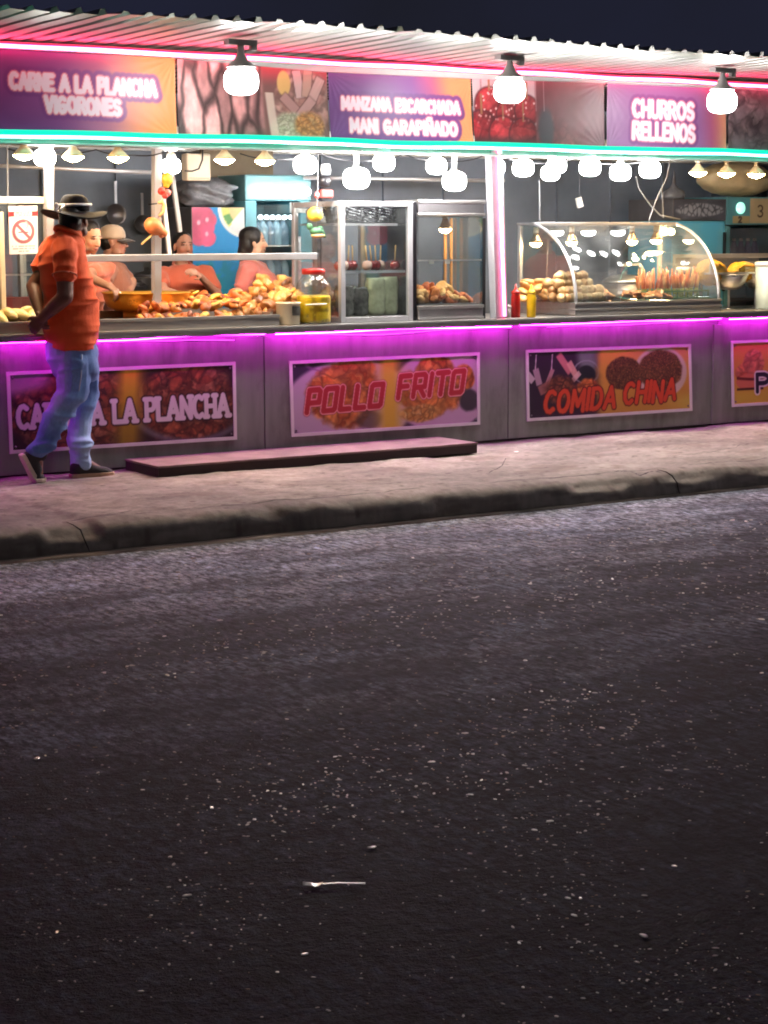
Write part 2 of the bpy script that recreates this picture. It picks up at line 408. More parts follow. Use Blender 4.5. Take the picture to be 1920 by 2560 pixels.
# ------------------------------------------------------------------ shared materials
M = {}
M['steel'] = mat('stainless steel', (196, 192, 190), .34, .85, .1, 5, .05, 90, (1, 8, 8))
M['steel_dark'] = mat('shadowed steel', (120, 116, 118), .4, .7, .2, 5)  # darker grey steel for pots, pans and fridge parts
M['alu'] = mat('brushed aluminium', (205, 203, 206), .42, .55, .06, 8)
M['beam_paint'] = mat('grey white beam paint', (150, 152, 148), .45, 0, .1, 5, .05, 30)
M['white_paint'] = mat('white enamel', (214, 212, 208), .45, 0, .08, 5, .05, 30)
M['grey_paint'] = mat('grey painted sheet', (132, 134, 128), .40, .15, .2, 2.6, .06, 14, (3, 1, .35))
def add_wear(m, rgb, lo, hi):
    nt = m.node_tree; N = nt.nodes; L = nt.links; b = N['Principled BSDF']; src = b.inputs['Base Color'].links[0].from_socket
    tc = N.new('ShaderNodeTexCoord'); mp = N.new('ShaderNodeMapping'); mp.inputs['Scale'].default_value = (1.6, 1, .55); L.new(tc.outputs['Object'], mp.inputs[0])
    n = N.new('ShaderNodeTexNoise'); n.inputs['Scale'].default_value = 3.2; n.inputs['Detail'].default_value = 9; n.inputs['Roughness'].default_value = .72; L.new(mp.outputs[0], n.inputs['Vector'])
    r = N.new('ShaderNodeMapRange'); r.inputs['From Min'].default_value = lo; r.inputs['From Max'].default_value = hi; r.inputs['To Max'].default_value = .55; L.new(n.outputs['Fac'], r.inputs[0])
    mx = N.new('ShaderNodeMix'); mx.data_type = 'RGBA'; L.new(r.outputs[0], mx.inputs[0]); L.new(src, mx.inputs[6]); mx.inputs[7].default_value = (*s2l(rgb), 1); L.new(mx.outputs[2], b.inputs['Base Color'])
add_wear(M['grey_paint'], (90, 88, 82), .50, .68)
M['dark_wall'] = mat('charcoal wall board', (124, 132, 146), .5, 0, .2, 1.6, .05, 10)
M['black'] = mat('black plastic', (22, 21, 23), .4)
M['black_trim'] = mat('black trim', (34, 32, 36), .35, .2)
M['zinc'] = mat('galvanised zinc', (112, 112, 108), .36, .4, .16, 1.5, .03, 30)
M['cable'] = mat('grey cable', (150, 150, 152), .6)
M['glass'] = glass('clear pane', smear=.05)
M['glass_curved'] = glass('curved clear pane', smear=.08, gloss=.03, rough=.06)
M['print'] = painted('printed vinyl', .42, .4)
M['print_matte'] = painted('printed board', .5, .35)
M['cream'] = mat('cream plastic', (226, 212, 184), .5)
M['red_plastic'] = mat('red plastic', (196, 30, 26), .35, coat=.3)
M['yellow_plastic'] = mat('yellow plastic', (222, 178, 24), .38, coat=.2)
M['teal'] = mat('teal painted steel', (104, 168, 182), .4, 0, .1, 3)
M['wood'] = mat('pale wooden stick', (214, 176, 120), .7, 0, .2, 20)
M['rubber'] = mat('dark rubber', (40, 36, 38), .8)
E_WHITE = 52.0; E_WARM = 120.0
M['bulb_white'] = bulb_emit('lit white bulb', (1.0, .985, .96), E_WHITE)
M['bulb_big'] = bulb_emit('lit big bulb', (1.0, .97, .95), 46.0)
M['bulb_warm'] = emit('lit warm lens', (1.0, .66, .30), E_WARM)
M['warm_cone'] = emit('glowing lamp glass', (1.0, .62, .30), .16); M['warm_cone'].node_tree.nodes['Principled BSDF'].inputs['Base Color'].default_value = (.40, .30, .18, 1)
M['tube_white'] = emit('lit tube', (.92, 1.0, 1.0), 7.0)

# ------------------------------------------------------------------ road, pavement, kerb, ground
def road_material():
    m, nt, b = _new('worn asphalt'); N = nt.nodes; L = nt.links
    tc = N.new('ShaderNodeTexCoord')
    def noise(scale, det, st=None, rough=.6):
        mp = N.new('ShaderNodeMapping')
        if st: mp.inputs['Scale'].default_value = st
        L.new(tc.outputs['Object'], mp.inputs[0]); n = N.new('ShaderNodeTexNoise'); n.inputs['Scale'].default_value = scale
        n.inputs['Detail'].default_value = det; n.inputs['Roughness'].default_value = rough; L.new(mp.outputs[0], n.inputs['Vector']); return n.outputs['Fac']
    big = noise(.9, 4, (.28, 1.5, 1)); tint = noise(1.7, 2, (1, 1.5, 1)); fine = noise(42, 4, (.7, 1, 1), .8); grain = noise(33, 4, (1.0, .30, 1), .72); blot = noise(1.9, 6, (.6, 1.5, 1), .72); mid = noise(11, 4, (.6, 1.2, 1), .75)
    # lamp falloff put into the colour from the kerb outward, plus wandering darker wheel paths
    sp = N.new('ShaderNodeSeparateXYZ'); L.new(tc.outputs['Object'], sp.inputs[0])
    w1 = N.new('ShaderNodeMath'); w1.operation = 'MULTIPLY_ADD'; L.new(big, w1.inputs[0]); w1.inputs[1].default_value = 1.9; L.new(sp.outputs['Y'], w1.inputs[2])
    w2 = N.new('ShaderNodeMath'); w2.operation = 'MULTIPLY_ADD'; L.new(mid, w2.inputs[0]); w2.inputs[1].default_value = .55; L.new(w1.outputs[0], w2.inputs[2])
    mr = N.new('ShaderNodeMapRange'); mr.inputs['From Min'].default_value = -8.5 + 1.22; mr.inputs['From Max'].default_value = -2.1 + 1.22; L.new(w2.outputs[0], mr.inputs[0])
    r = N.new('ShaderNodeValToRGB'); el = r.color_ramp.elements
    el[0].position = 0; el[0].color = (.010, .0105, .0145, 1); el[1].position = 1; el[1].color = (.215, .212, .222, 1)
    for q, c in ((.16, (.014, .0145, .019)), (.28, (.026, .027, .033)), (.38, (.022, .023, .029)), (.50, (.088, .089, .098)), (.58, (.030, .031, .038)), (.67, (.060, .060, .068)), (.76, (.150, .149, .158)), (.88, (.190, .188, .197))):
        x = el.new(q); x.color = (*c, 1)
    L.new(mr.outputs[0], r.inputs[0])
    t = N.new('ShaderNodeValToRGB'); e = t.color_ramp.elements
    e[0].position = .3; e[0].color = (.98, 1.0, 1.08, 1); e[1].position = .7; e[1].color = (.84, 1.0, 1.22, 1); L.new(tint, t.inputs[0])
    mx = N.new('ShaderNodeMix'); mx.data_type = 'RGBA'; mx.blend_type = 'MULTIPLY'; mx.inputs[0].default_value = 1
    L.new(r.outputs[0], mx.inputs[6]); L.new(t.outputs[0], mx.inputs[7])
    g = N.new('ShaderNodeValToRGB'); e = g.color_ramp.elements
    e[0].position = .38; e[0].color = (.5, .5, .5, 1); e[1].position = .68; e[1].color = (1.9, 1.9, 1.9, 1); L.new(fine, g.inputs[0])
    m2 = N.new('ShaderNodeMix'); m2.data_type = 'RGBA'; m2.blend_type = 'MULTIPLY'; m2.inputs[0].default_value = 1
    L.new(mx.outputs[2], m2.inputs[6]); L.new(g.outputs[0], m2.inputs[7]); 
    m3 = N.new('ShaderNodeMix'); m3.data_type = 'RGBA'; m3.blend_type = 'MULTIPLY'; m3.inputs[0].default_value = 1
    g2 = N.new('ShaderNodeValToRGB'); e = g2.color_ramp.elements; e[0].position = .40; e[0].color = (.22, .22, .24, 1); e[1].position = .62; e[1].color = (2.3, 2.25, 2.25, 1); L.new(grain, g2.inputs[0])
    m4 = N.new('ShaderNodeMix'); m4.data_type = 'RGBA'; m4.blend_type = 'MULTIPLY'; m4.inputs[0].default_value = 1
    g3 = N.new('ShaderNodeValToRGB'); e = g3.color_ramp.elements; e[0].position = .40; e[0].color = (.40, .40, .43, 1); e[1].position = .60; e[1].color = (1.55, 1.53, 1.54, 1); L.new(blot, g3.inputs[0])
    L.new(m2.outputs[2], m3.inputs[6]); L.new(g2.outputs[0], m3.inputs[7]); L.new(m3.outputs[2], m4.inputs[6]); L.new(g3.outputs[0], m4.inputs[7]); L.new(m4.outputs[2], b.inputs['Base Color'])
    b.inputs['Roughness'].default_value = .82; b.inputs['Specular IOR Level'].default_value = .3
    ad = N.new('ShaderNodeMath'); ad.operation = 'ADD'; L.new(fine, ad.inputs[0]); L.new(mid, ad.inputs[1])
    bp = N.new('ShaderNodeBump'); bp.inputs['Strength'].default_value = 1.0; bp.inputs['Distance'].default_value = .020
    L.new(ad.outputs[0], bp.inputs['Height']); L.new(bp.outputs[0], b.inputs['Normal'])
    return m
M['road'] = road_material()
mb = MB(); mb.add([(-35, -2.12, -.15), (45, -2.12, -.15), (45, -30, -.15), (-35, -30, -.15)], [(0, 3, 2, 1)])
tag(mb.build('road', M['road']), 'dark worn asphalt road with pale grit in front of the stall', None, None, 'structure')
mb = MB(); mb.add([(-35, -1.9, -.16), (45, -1.9, -.16), (45, 40, -.16), (-35, 40, -.16)], [(0, 1, 2, 3)])
M['earth'] = mat('dark earth', (70, 64, 58), .9, 0, .3, 2, .3, 20)
tag(mb.build('ground', M['earth']), 'dark ground under and behind the food stall', None, None, 'structure')
M['concrete'] = painted('worn concrete', .85, .25, .35, 55)
def strip_y(name, prof, x0, x1, dx, col, label):
    """lofts a cross-section (y, z) along the kerb line with a hand-laid wobble"""
    xs = np.arange(x0, x1, dx); pr = np.array(prof); X, K = np.meshgrid(xs, np.arange(len(pr)))
    Y = pr[K, 0] + (.018 * (fbm2(X * 1.1, K * .02, 3) - .5) + .04 * (fbm2(X * 6, Y0 * 0 if False else K * .15, 4) - .5)) * sst(-1.2, -2.0, pr[K, 0])
    Z = pr[K, 1] + .006 * (fbm2(X * 1.5, pr[K, 0] * 1.5, 5) - .5) + .020 * (fbm2(X * 6, pr[K, 0] * 9, 6) - .5) + .012 * (fbm2(X * 22, pr[K, 0] * 24, 9) - .5) * sst(-1.85, -2.1, pr[K, 0])
    bite = sst(.66, .80, vnoise2(X * 2.6, K * 0 + 3.3, 8)) * np.exp(-((pr[K, 1] + .03) / .04) ** 2)
    Y = Y + bite * .055; Z = Z - bite * .022
    pts = np.stack([X, Y, Z], -1)[::-1]
    me = grid_mesh(name, pts, len(xs), len(pr)); me.materials.append(M['concrete']); set_paint(me, col(X, pr[K, 0], pr[K, 1])[::-1].reshape(-1, 3))
    return tag(link(name, me), label, None, None, 'structure')
Y0 = 0
def pav_col(x, y, z):
    n = fbm2(x * 2.2, y * 3, 21, 5); n2 = fbm2(x * 9, y * 12, 22, 4); n3 = fbm2(x * 45, y * 45, 24, 2)
    c = flat(x, (160, 151, 141)) * (0.74 + .34 * n + .22 * (n2 - .5) + .22 * (n3 - .5))[..., None]
    stain = sst(.60, .72, fbm2(x * 3.1, y * 5, 23, 4)); c = lay(c, (118, 104, 94), stain * .42)
    grime = sst(-1.7, -2.15, y) * (.35 + .65 * fbm2(x * 3, y * 7, 25, 4)); c = lay(c, (112, 102, 94), grime * .28)
    f1, f2, idv = worley2(x * 7, y * 9, 28); c = lay(c, (92, 82, 76), sst(.16, .10, f1) * (idv > .55) * .6)
    patch = sst(.56, .60, fbm2(x * 1.1 + 5, y * 2.2, 29, 3)); c = lay(c, c * .9, patch) if False else c * (1 - .10 * patch)[..., None]
    moss = sst(.52, .66, fbm2(x * 5, z * 30 + y * 8, 26, 4)) * sst(-1.95, -2.12, y); c = lay(c, (84, 72, 64), moss * .3)
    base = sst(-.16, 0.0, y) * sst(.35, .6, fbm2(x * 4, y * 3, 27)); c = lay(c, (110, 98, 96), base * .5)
    return c
ys = [0.04] + list(np.arange(0, -1.901, -.016)); pav = [(y, 0.0) for y in ys]
strip_y('pavement', pav, 2.9, 12.6, .016, pav_col, 'sandy concrete pavement between the stall and the kerb')
kp = [(-1.90, 0.0), (-1.94, 0), (-1.98, -.001), (-2.02, -.003), (-2.055, -.007), (-2.085, -.014), (-2.11, -.025), (-2.128, -.04), (-2.14, -.055), (-2.146, -.07), (-2.15, -.085), (-2.154, -.10), (-2.158, -.115), (-2.162, -.13), (-2.166, -.15), (-2.17, -.17)]
strip_y('kerb', kp, 2.9, 12.6, .016, pav_col, 'rounded worn concrete kerb with dark stained face')
kc = MB()
for x, sl in ((4.02, .05), (8.12, .04)):
    kc.tube([V(x + sl * (k / 5) + .012 * (random.random() - .5), y - .004, z + .002) for k, (y, z) in enumerate(((-1.99, 0), (-2.06, -.008), (-2.115, -.028), (-2.148, -.07), (-2.158, -.115), (-2.168, -.148)))], [.001, .003, .005, .004, .003, .001], 5)
tag(kc.build('kerb_cracks', mat('kerb joint dirt', (36, 31, 29), .95)), 'dark cracks and joints across the kerb face', None, None, 'structure')
def gut_col(x, y, z): return flat(x, (120, 108, 98)) * (.6 + .6 * fbm2(x * 6, y * 20, 31, 4))[..., None]
def gutter():
    xs = np.arange(2.9, 12.6, .02); K = np.linspace(0, 1, 8); X, T = np.meshgrid(xs, K)
    wd = .05 + .07 * fbm2(X * 1.3, X * 0, 33) * sst(8.6, 5.5, X)
    Yv = -2.15 - T * wd; Z = -.1385 - .0095 * T ** 2 + .004 * fbm2(X * 9, T * 3, 34)
    Z = np.where(T > .99, -.158, Z)
    me = grid_mesh('gutter', np.stack([X, Yv, Z], -1)[::-1], len(xs), 8); me.materials.append(M['concrete']); set_paint(me, gut_col(X, Yv, Z)[::-1].reshape(-1, 3))
    tag(link('gutter', me), 'thin pale mortar lip at the foot of the kerb', None, None, 'structure')
gutter()
M['crack'] = mat('crack shadow dirt', (38, 32, 30), .95)  # colour of the thin dark ribbons drawn as cracks
def crack(pts, w):
    mb = MB(); q = []
    for (ax, ay), (bx, by) in zip(pts[:-1], pts[1:]):
        for k in range(6): t = k / 6; q.append((ax + (bx - ax) * t, ay + (by - ay) * t))
    q.append(pts[-1]); vs = []
    for i, (a, b_) in enumerate(q):
        p = PZ(a, b_ + 2.5 * (random.random() - .5), .0045); ww = w * (0.35 + random.random()); vs += [p + V(0, ww, 0), p - V(0, ww, 0)]
    mb.add(vs, [(2 * i, 2 * i + 1, 2 * i + 3, 2 * i + 2) for i in range(len(q) - 1)])
    return mb
cr = MB()
for pts, w in (([(20, 1272), (160, 1258), (330, 1240), (500, 1232)], .004), ([(1195, 1138), (1265, 1146), (1330, 1150)], .004), ([(1265, 1146), (1255, 1165), (1215, 1185)], .005),
               ([(1670, 1141), (1760, 1132), (1840, 1119), (1850, 1112), (1890, 1106)], .0045), ([(200, 1292), (255, 1288), (330, 1276)], .004), ([(560, 1225), (680, 1222), (760, 1212), (900, 1210)], .0035),
               ([(1530, 1176), (1585, 1181), (1600, 1190), (1622, 1180), (1650, 1178)], .009), ([(955, 1238), (1000, 1246), (1060, 1262)], .010)):
    c = crack(pts, w); cr.add(c.v, c.f)
tag(cr.build('pavement_cracks', M['crack']), 'thin dark cracks in the pavement', None, None, 'structure')
# pale grit strewn over the asphalt: nobody could count it
gv = MB(); rr = np.random.RandomState(5); n_ok = 0
while n_ok < 3900:
    px = rr.uniform(-40, 1960); py = 1300 + 1280 * rr.rand() ** 1.25
    p = PZ(px, py, -.15)
    if p.y > -2.2: continue
    dens = .10 + .35 * sst(.50, .70, float(fbm2(np.array(px / 420.), np.array(py / 170.), 41, 3))) + sum(a_ * math.exp(-((px - mx_) / sx_) ** 2 - ((py - my_ + .10 * (px - mx_)) / sy_) ** 2) for mx_, my_, sx_, sy_, a_ in ((1150, 1545, 620, 55, .7), (780, 1990, 420, 95, .6), (1330, 1840, 380, 90, .55), (1500, 1420, 560, 60, .5), (300, 1690, 360, 40, .4)))
    if py < 1560: dens = max(dens, .5)
    if rr.rand() > dens: continue
    n_ok += 1
    far = math.hypot(p.x, p.y + 11.4) / 9.0
    s = (.0017 + .0030 * rr.rand() ** 3) * (far ** .8); a = rr.rand() * 6.28; e = 1 + 1.6 * rr.rand()
    m = 0 if rr.rand() < .05 else (1 if rr.rand() < .8 else 2); s *= (1.75, 1.35, 1.2)[m]
    R3 = Matrix.Rotation(a, 3, 'Z'); tl = Matrix.Rotation(.16 * (rr.rand() - .35), 3, 'X') @ Matrix.Rotation(.16 * (rr.rand() - .5), 3, 'Y'); c0 = V(p.x, p.y, -.15 + s * .5)
    lo = [V(p.x, p.y, -.152) + R3 @ V(s * 1.25 * e * math.cos(t), s * 1.25 * math.sin(t), 0) for t in (0, 1.1, 2.2, 3.3, 4.3, 5.3)]; hi = [c0 + tl @ (R3 @ V(s * e * math.cos(t), s * math.sin(t), 0)) for t in (0, 1.1, 2.2, 3.3, 4.3, 5.3)]
    gv.add(lo + hi, [(6, 7, 8, 9, 10, 11)] + [(i, (i + 1) % 6, 6 + (i + 1) % 6, 6 + i) for i in range(6)], m)
tag(gv.build('road_grit', [mat('pale grit', (240, 236, 230), .3, .5, .2, 30), mat('grey grit', (176, 170, 168), .40, .35, .4, 30), mat('sandy grit', (150, 128, 112), .5, 0, .3, 30)]),
    'pale gravel grit scattered over the dark asphalt', None, None, 'stuff')

# ------------------------------------------------------------------ the food stall
X0, X1 = 1.9, 13.4
stall = thing('food_stall', 'long open-front food stall with grey counter panels, steel counter and zinc roof', 'food stall', V(6.5, 1, 0))
zr = lambda y: 2.694 - .010 * y
def roof():
    per = .140; prof = [(0, 0), (.085, 0), (.100, .024), (.125, .024)]; xs = []; zs = []
    x = X0 - .3
    while x < X1 + .3:
        for a, b_ in prof: xs.append(x + a); zs.append(b_)
        x += per
    ysr = np.linspace(-1.5, 3.3, 25); mb = MB(); vs = []; fs = []
    for y in ysr:
        for i, (a, b_) in enumerate(zip(xs, zs)):
            j = .006 * math.sin(i * 1.7 + (i // 28) * 9) * (1 if y < -1.2 else .3); vs.append((a, y + (.02 * math.sin(i // 32 * 2.1) if y < -1.45 else 0), zr(y) + b_ + j + .012 * math.sin(a * 1.3)))
    n = len(xs)
    for r in range(len(ysr) - 1):
        for i in range(n - 1): fs.append((r * n + i, r * n + i + 1, (r + 1) * n + i + 1, (r + 1) * n + i))
    mb.add(vs, fs); o = mb.build('roof', M['zinc'], stall)
    s = o.modifiers.new('thickness', 'SOLIDIFY'); s.thickness = .003; s.offset = 1
roof()
seams = [2.25, 4.29, 6.335, 8.385, 10.43, 12.48]
sx = [X0] + seams + [X1]
for a, b_ in zip(sx[:-1], sx[1:]):
    mb = MB(); mb.box((a + .0035, .002 * random.random(), 0.012), (b_ - .0035, .03, .862)); mb.build('front_panel', M['grey_paint'], stall, bevel=.003)
mb = MB(); mb.box((X0, .032, 0.0), (X1, .06, .855)); mb.build('panel_backing', M['black'], stall)
for x in (10.43,):
    mb = MB(); mb.box((x - .05, -.016, .012), (x + .05, .0005, .80)); mb.build('cover_strip', M['grey_paint'], stall, bevel=.004)
mb = MB(); mb.box((X0, -.115, .868), (X1, .80, .902)); mb.box((X0, -.1149, .8535), (X1, -.108, .8679)); mb.box((X0, -.118, .880), (X1, -.1155, .896))
mb.build('countertop', M['steel'], stall, bevel=.004)
mb = MB(); mb.box((X0, 2.55, 0), (X1, 2.62, 2.62))
for x in np.arange(X0 + .2, X1, .62): mb.box((x, 2.525, 0), (x + .022, 2.5495, 2.6))
mb.build('back_wall', M['dark_wall'], stall)
mb = MB(); mb.box((X0 - .05, -.10 + .05, 0), (X0, 3.0, 2.62)); mb.build('side_wall', M['dark_wall'], stall)
mb = MB(); mb.box((X1, -.05, 0), (X1 + .05, 3.0, 2.62)); mb.build('side_wall', M['dark_wall'], stall)
def beam(name, y, z0, z1, d=.06, m='white_paint', x0=X0, x1=X1):
    mb = MB(); mb.box((x0, y, z0), (x1, y + d, z1)); return mb.build(name, M[m], stall, bevel=.004)
beam('front_beam', -.03, 2.079, 2.155, .07, 'beam_paint')
beam('soffit', -.135, 2.062, 2.0645 + .014, .10, 'beam_paint')
beam('front_beam', .30, 2.085, 2.125, .05)
beam('top_beam', -.02, 2.60, 2.668, .06)
beam('rear_beam', 1.5, 2.20, 2.30, .08)
beam('rear_beam', 2.3, 2.16, 2.32, .06)
M['post_paint'] = mat('grey lilac post paint', (150, 148, 154), .45, 0, .08, 5)
def post(pts, w, m='post_paint', name='post'):
    mb = MB(); mb.bar(pts[0], pts[1], w, w, up=(0, 1, 0)); return mb.build(name, M[m], stall, bevel=.004)
post([P(122, 352, .06), P(122, 800, .06)], .05)
post([P(391, 352, .20), P(391, 800, .20)], .052)
pk = [P(1229, 352, .0), P(1243, 797, .0)]
post(pk, .075)
mb = MB(); mb.bar(P(423, 385, 1.2), P(450, 580, 1.2), .028); mb.build('brace', M['white_paint'], stall)
mb = MB(); mb.bar(P(405, 470, .8), P(425, 650, .8), .026); mb.build('brace', M['white_paint'], stall)
mb = MB(); a, b_ = P(214, 646, .03), P(790, 641, .03)
mb.bar(V(P(150, 640, .03).x, .03, a.z), V(b_.x, .03, a.z), .035, .045); mb.build('guard_rail', M['alu'], stall, bevel=.004)
mb = MB(); mb.tube([P(-60, 412, 1.0), P(400, 432, 1.0)], .014); mb.build('rail', M['alu'], stall)
mb = MB(); mb.tube([P(760, 444, 1.6), P(1260, 452, 1.6)], .016); mb.build('rail', M['alu'], stall)

# step in front of the counter
st = thing('step_platform', 'low dark-edged wooden step lying on the pavement under the fried chicken sign', 'step', V(6.5, -.28, 0))
mb = MB(); mb.box((5.265, -.535, .058), (7.735, -.045, .072)); mb.build('top_board', mat('worn step board', (128, 104, 104), .7, 0, .4, 5, .2, 40), st, bevel=.003)
mb = MB(); mb.box((5.27, -.53, .0), (7.73, -.49, .0575)); mb.box((5.27, -.4895, 0), (5.31, -.055, .0575)); mb.box((7.69, -.4895, 0), (7.73, -.055, .0575)); mb.box((5.27, -.0545, 0), (7.73, -.047, .0575))
mb.build('frame', mat('dark step edge', (58, 40, 44), .7, 0, .25, 6, .2, 30), st, bevel=.003)

# ------------------------------------------------------------------ light strips
def wavy(x0, x1, y, z, amp, n=160, seed=0, fz=None):
    pts = []
    for i in range(n + 1):
        x = x0 + (x1 - x0) * i / n
        pts.append(V(x, y + amp * .4 * (float(vnoise2(np.array(x * 3.), np.array(9.), seed)) - .5), z + amp * (float(vnoise2(np.array(x * 1.7), np.array(2.), seed + 1)) - .5) * 2))
    return pts
t = thing('led_strip', 'pinkish red light strip running under the zinc roof above the banners', 'light strip', V(6.5, -.085, 2.655))
mb = MB(); mb.tube(wavy(X0, X1, -.085, 2.655, .006, seed=3), .0115, 8); mb.build('tube', emit('red light strip', (1.0, .045, .14), 15.0), t)
mb = MB(); mb.box((X0, -.072, 2.640), (X1, -.021, 2.6675)); mb.build('channel', M['alu'], t)
mb = MB(); mb.tube([v + V(0, .012, .014) for v in wavy(X0, X1, -.085, 2.655, .006, seed=3)], .013, 8); jm_ = emit('red strip jacket', (1.0, .03, .10), 1.1); jm_.node_tree.nodes['Principled BSDF'].inputs['Base Color'].default_value = (.05, .0, .0, 1); mb.build('jacket', jm_, t)  # second glowing tube added above the core for the red glow on the roof
t = thing('led_strip', 'green light strip along the lower edge of the banners', 'light strip', V(6.5, -.1, 2.143))
mb = MB(); mb.tube(wavy(X0, X1, -.150, 2.112, .007, seed=7), .0095, 8); mb.build('tube', emit('green light strip', (.16, 1.0, .70), 6.0), t)
mb = MB(); mb.tube([v + V(0, .02, .024) for v in wavy(X0, X1, -.150, 2.112, .007, seed=7)], .020, 8); jm_ = emit('green strip jacket', (.0, .62, .38), 1.0); jm_.node_tree.nodes['Principled BSDF'].inputs['Base Color'].default_value = (.02, .22, .15, 1); jm_.node_tree.nodes['Principled BSDF'].inputs['Base Color'].default_value = (.0, .03, .02, 1); jm_.node_tree.nodes['Principled BSDF'].inputs['Roughness'].default_value = 1.0; mb.build('jacket', jm_, t)
t = thing('led_strip', 'purple light strip tucked under the counter lip', 'light strip', V(6.5, -.05, .85))
segs_ = list(zip([X0] + [s + .04 for s in seams], [s - .04 for s in seams] + [X1]))
for i, (a, b_) in enumerate(segs_):
    if i == 0: PM = [emit('purple light strip', (1.0, .016, .98), 66.0), emit('dim purple light strip', (1.0, .014, .98), 46.0)]
    mb = MB(); mb.tube(wavy(a, b_, -.088, .851, .010, 40, seed=20 + i), .0042, 6); mb.build('tube', PM[(0, 0, 1, 0, 1, 0, 1)[i]], t)
    mb = MB(); mb.tube(wavy(a + .3, b_ - .2, -.02, .826, .016, 40, seed=40 + i), .0028, 5); mb.build('tube', bpy.data.materials.get('loose purple strip') or emit('loose purple strip', (1.0, .03, .98), 2.2), t)  # dim glowing tube put in for the strip's reflection on the panel
t = thing('led_tube', 'pink and white light tube fixed to the leaning white post', 'light tube', pk[1] + V(0, -.06, 0))
mb = MB(); d = pk[1] - pk[0]; mb.tube([pk[0] + V(.028, -.052, -.05), pk[0] + d * .5 + V(.028, -.052, 0), pk[1] + V(.028, -.052, .02)], .010, 8)
mb.build('tube', emit('pink light tube', (1.0, .10, .28), 9.0), t)
mb = MB(); mb.bar(pk[0] + V(.05, -.045, 0), pk[1] + V(.05, -.045, .02), .012, .02); mb.build('channel', M['alu'], t)

# ------------------------------------------------------------------ lamps
def bulb_prof(r, h):                # rounded barrel
    out = []
    for i in range(15):
        t = math.pi * i / 14; ct, st_ = math.cos(t), math.sin(t); e_ = .72
        out.append((r * abs(st_) ** e_ if 0 < i < 14 else (.016 if i == 0 else 0.0), h / 2 * math.copysign(abs(ct) ** e_, ct)))
    return out
def big_lamp(at, label):
    t = thing('pendant_lamp', label, 'lamp', at, 'big bulbs hanging from the roof')
    top = zr(at.y) - at.z
    mb = MB(); mb.box(at + V(-.10, -.035, top - .045), at + V(.10, .035, top - .012)); mb.box(at + V(.055, -.04, top - .075), at + V(.095, .0, top - .0455)); mb.build('mount', mat('grey lamp mount', (150, 146, 146), .6) if 'grey lamp mount' not in bpy.data.materials else bpy.data.materials['grey lamp mount'], t, bevel=.003)
    mb = MB(); mb.lathe([(.02, top - .046), (.021, .17), (.034, .15), (.046, .125), (.078, .098), (.092, .082)], at, 16); mb.build('socket', bpy.data.materials.get('grey socket') or mat('grey socket', (196, 192, 192), .5), t)
    mb = MB(); mb.lathe(bulb_prof(.108, .172), at, 28); mb.build('bulb', M['bulb_big'], t)
    return t
big_lamp(P(603, 203, -.8), 'big round white bulb hanging in front of the brown meat photo banner')
big_lamp(P(1274, 226, -.8), 'big round white bulb hanging in front of the red candied apple banner')
big_lamp(P(1805, 254, -.8), 'big round white bulb hanging at the right of the CHURROS RELLENOS words')

def white_bulb(at, label, r=.068, drop=None):
    t = thing('light_bulb', label, 'light bulb', at, 'white bulbs under the beam')
    h = max(.09, 2.075 - at.z) if drop is None else drop
    mb = MB(); mb.lathe([(.045, h), (.045, h - .012), (.018, h - .02), (.018, .085), (.03, .075), (.032, .045)], at, 14); mb.build('socket', M['white_paint'], t)
    mb = MB(); mb.lathe(bulb_prof(r, r * 1.62), at, 26); mb.build('bulb', M['bulb_white'], t)
    return t
WB = [(112, 394, .05, .068, 'white bulb hanging left of the man in the black hat'),
      (428, 415, .30, .064, 'white bulb behind the yellow gourd ornament'),
      (763, 412, .02, .080, 'white bulb above the right end of the fridge tube light'),
      (891, 446, -.05, .092, 'large low white bulb above the aluminium display case'),
      (960, 407, .05, .076, 'high white bulb above the black snack bags of the aluminium case'),
      (1091, 415, .10, .074, 'upper white bulb of the overlapping pair over the warm glass cabinet'),
      (1136, 453, -.05, .086, 'lowest white bulb, overlapping another over the warm glass cabinet'),
      (1240, 418, .14, .066, 'white bulb half hidden by the pink lit post'),
      (1308, 420, .02, .078, 'first white bulb to the right of the pink lit post'),
      (1376, 433, -.01, .070, 'lower white bulb of the touching pair above the curved case'),
      (1392, 414, .16, .072, 'higher white bulb of the touching pair above the curved case'),
      (1475, 419, .02, .080, 'white bulb above the dangling white tag'),
      (1551, 431, .00, .080, 'low white bulb right of the dangling white tag'),
      (1625, 424, .02, .082, 'white bulb beside the crossing grey cables')]
for px, py, y, r, lb in WB: white_bulb(P(px, py, y - .11), lb, r)
for i, (pts, lb) in enumerate([([(20, 372), (120, 384), (240, 374), (330, 388), (420, 378)], 'thin dark wire sagging between the warm lamps at the left'), ([(600, 384), (700, 398), (800, 384), (905, 402), (1010, 386), (1120, 404), (1215, 388)], 'dark wire sagging between the white bulbs above the display cases'), ([(1260, 392), (1350, 408), (1440, 394), (1530, 410), (1640, 396)], 'dark wire sagging between the bulbs above the curved case')]):
    q = [P(a, b_, -.02) for a, b_ in pts]; fine_ = []
    for k in range(len(q) - 1):
        for j in range(5): u_ = j / 5; fine_.append(q[k].lerp(q[k + 1], u_) + V(0, 0, -.015 * math.sin(math.pi * u_)))
    fine_.append(q[-1]); t = thing('cable', lb, 'cable', q[0]); mb = MB(); mb.tube(fine_, .0045, 6); mb.build('wire', M['black_trim'], t)
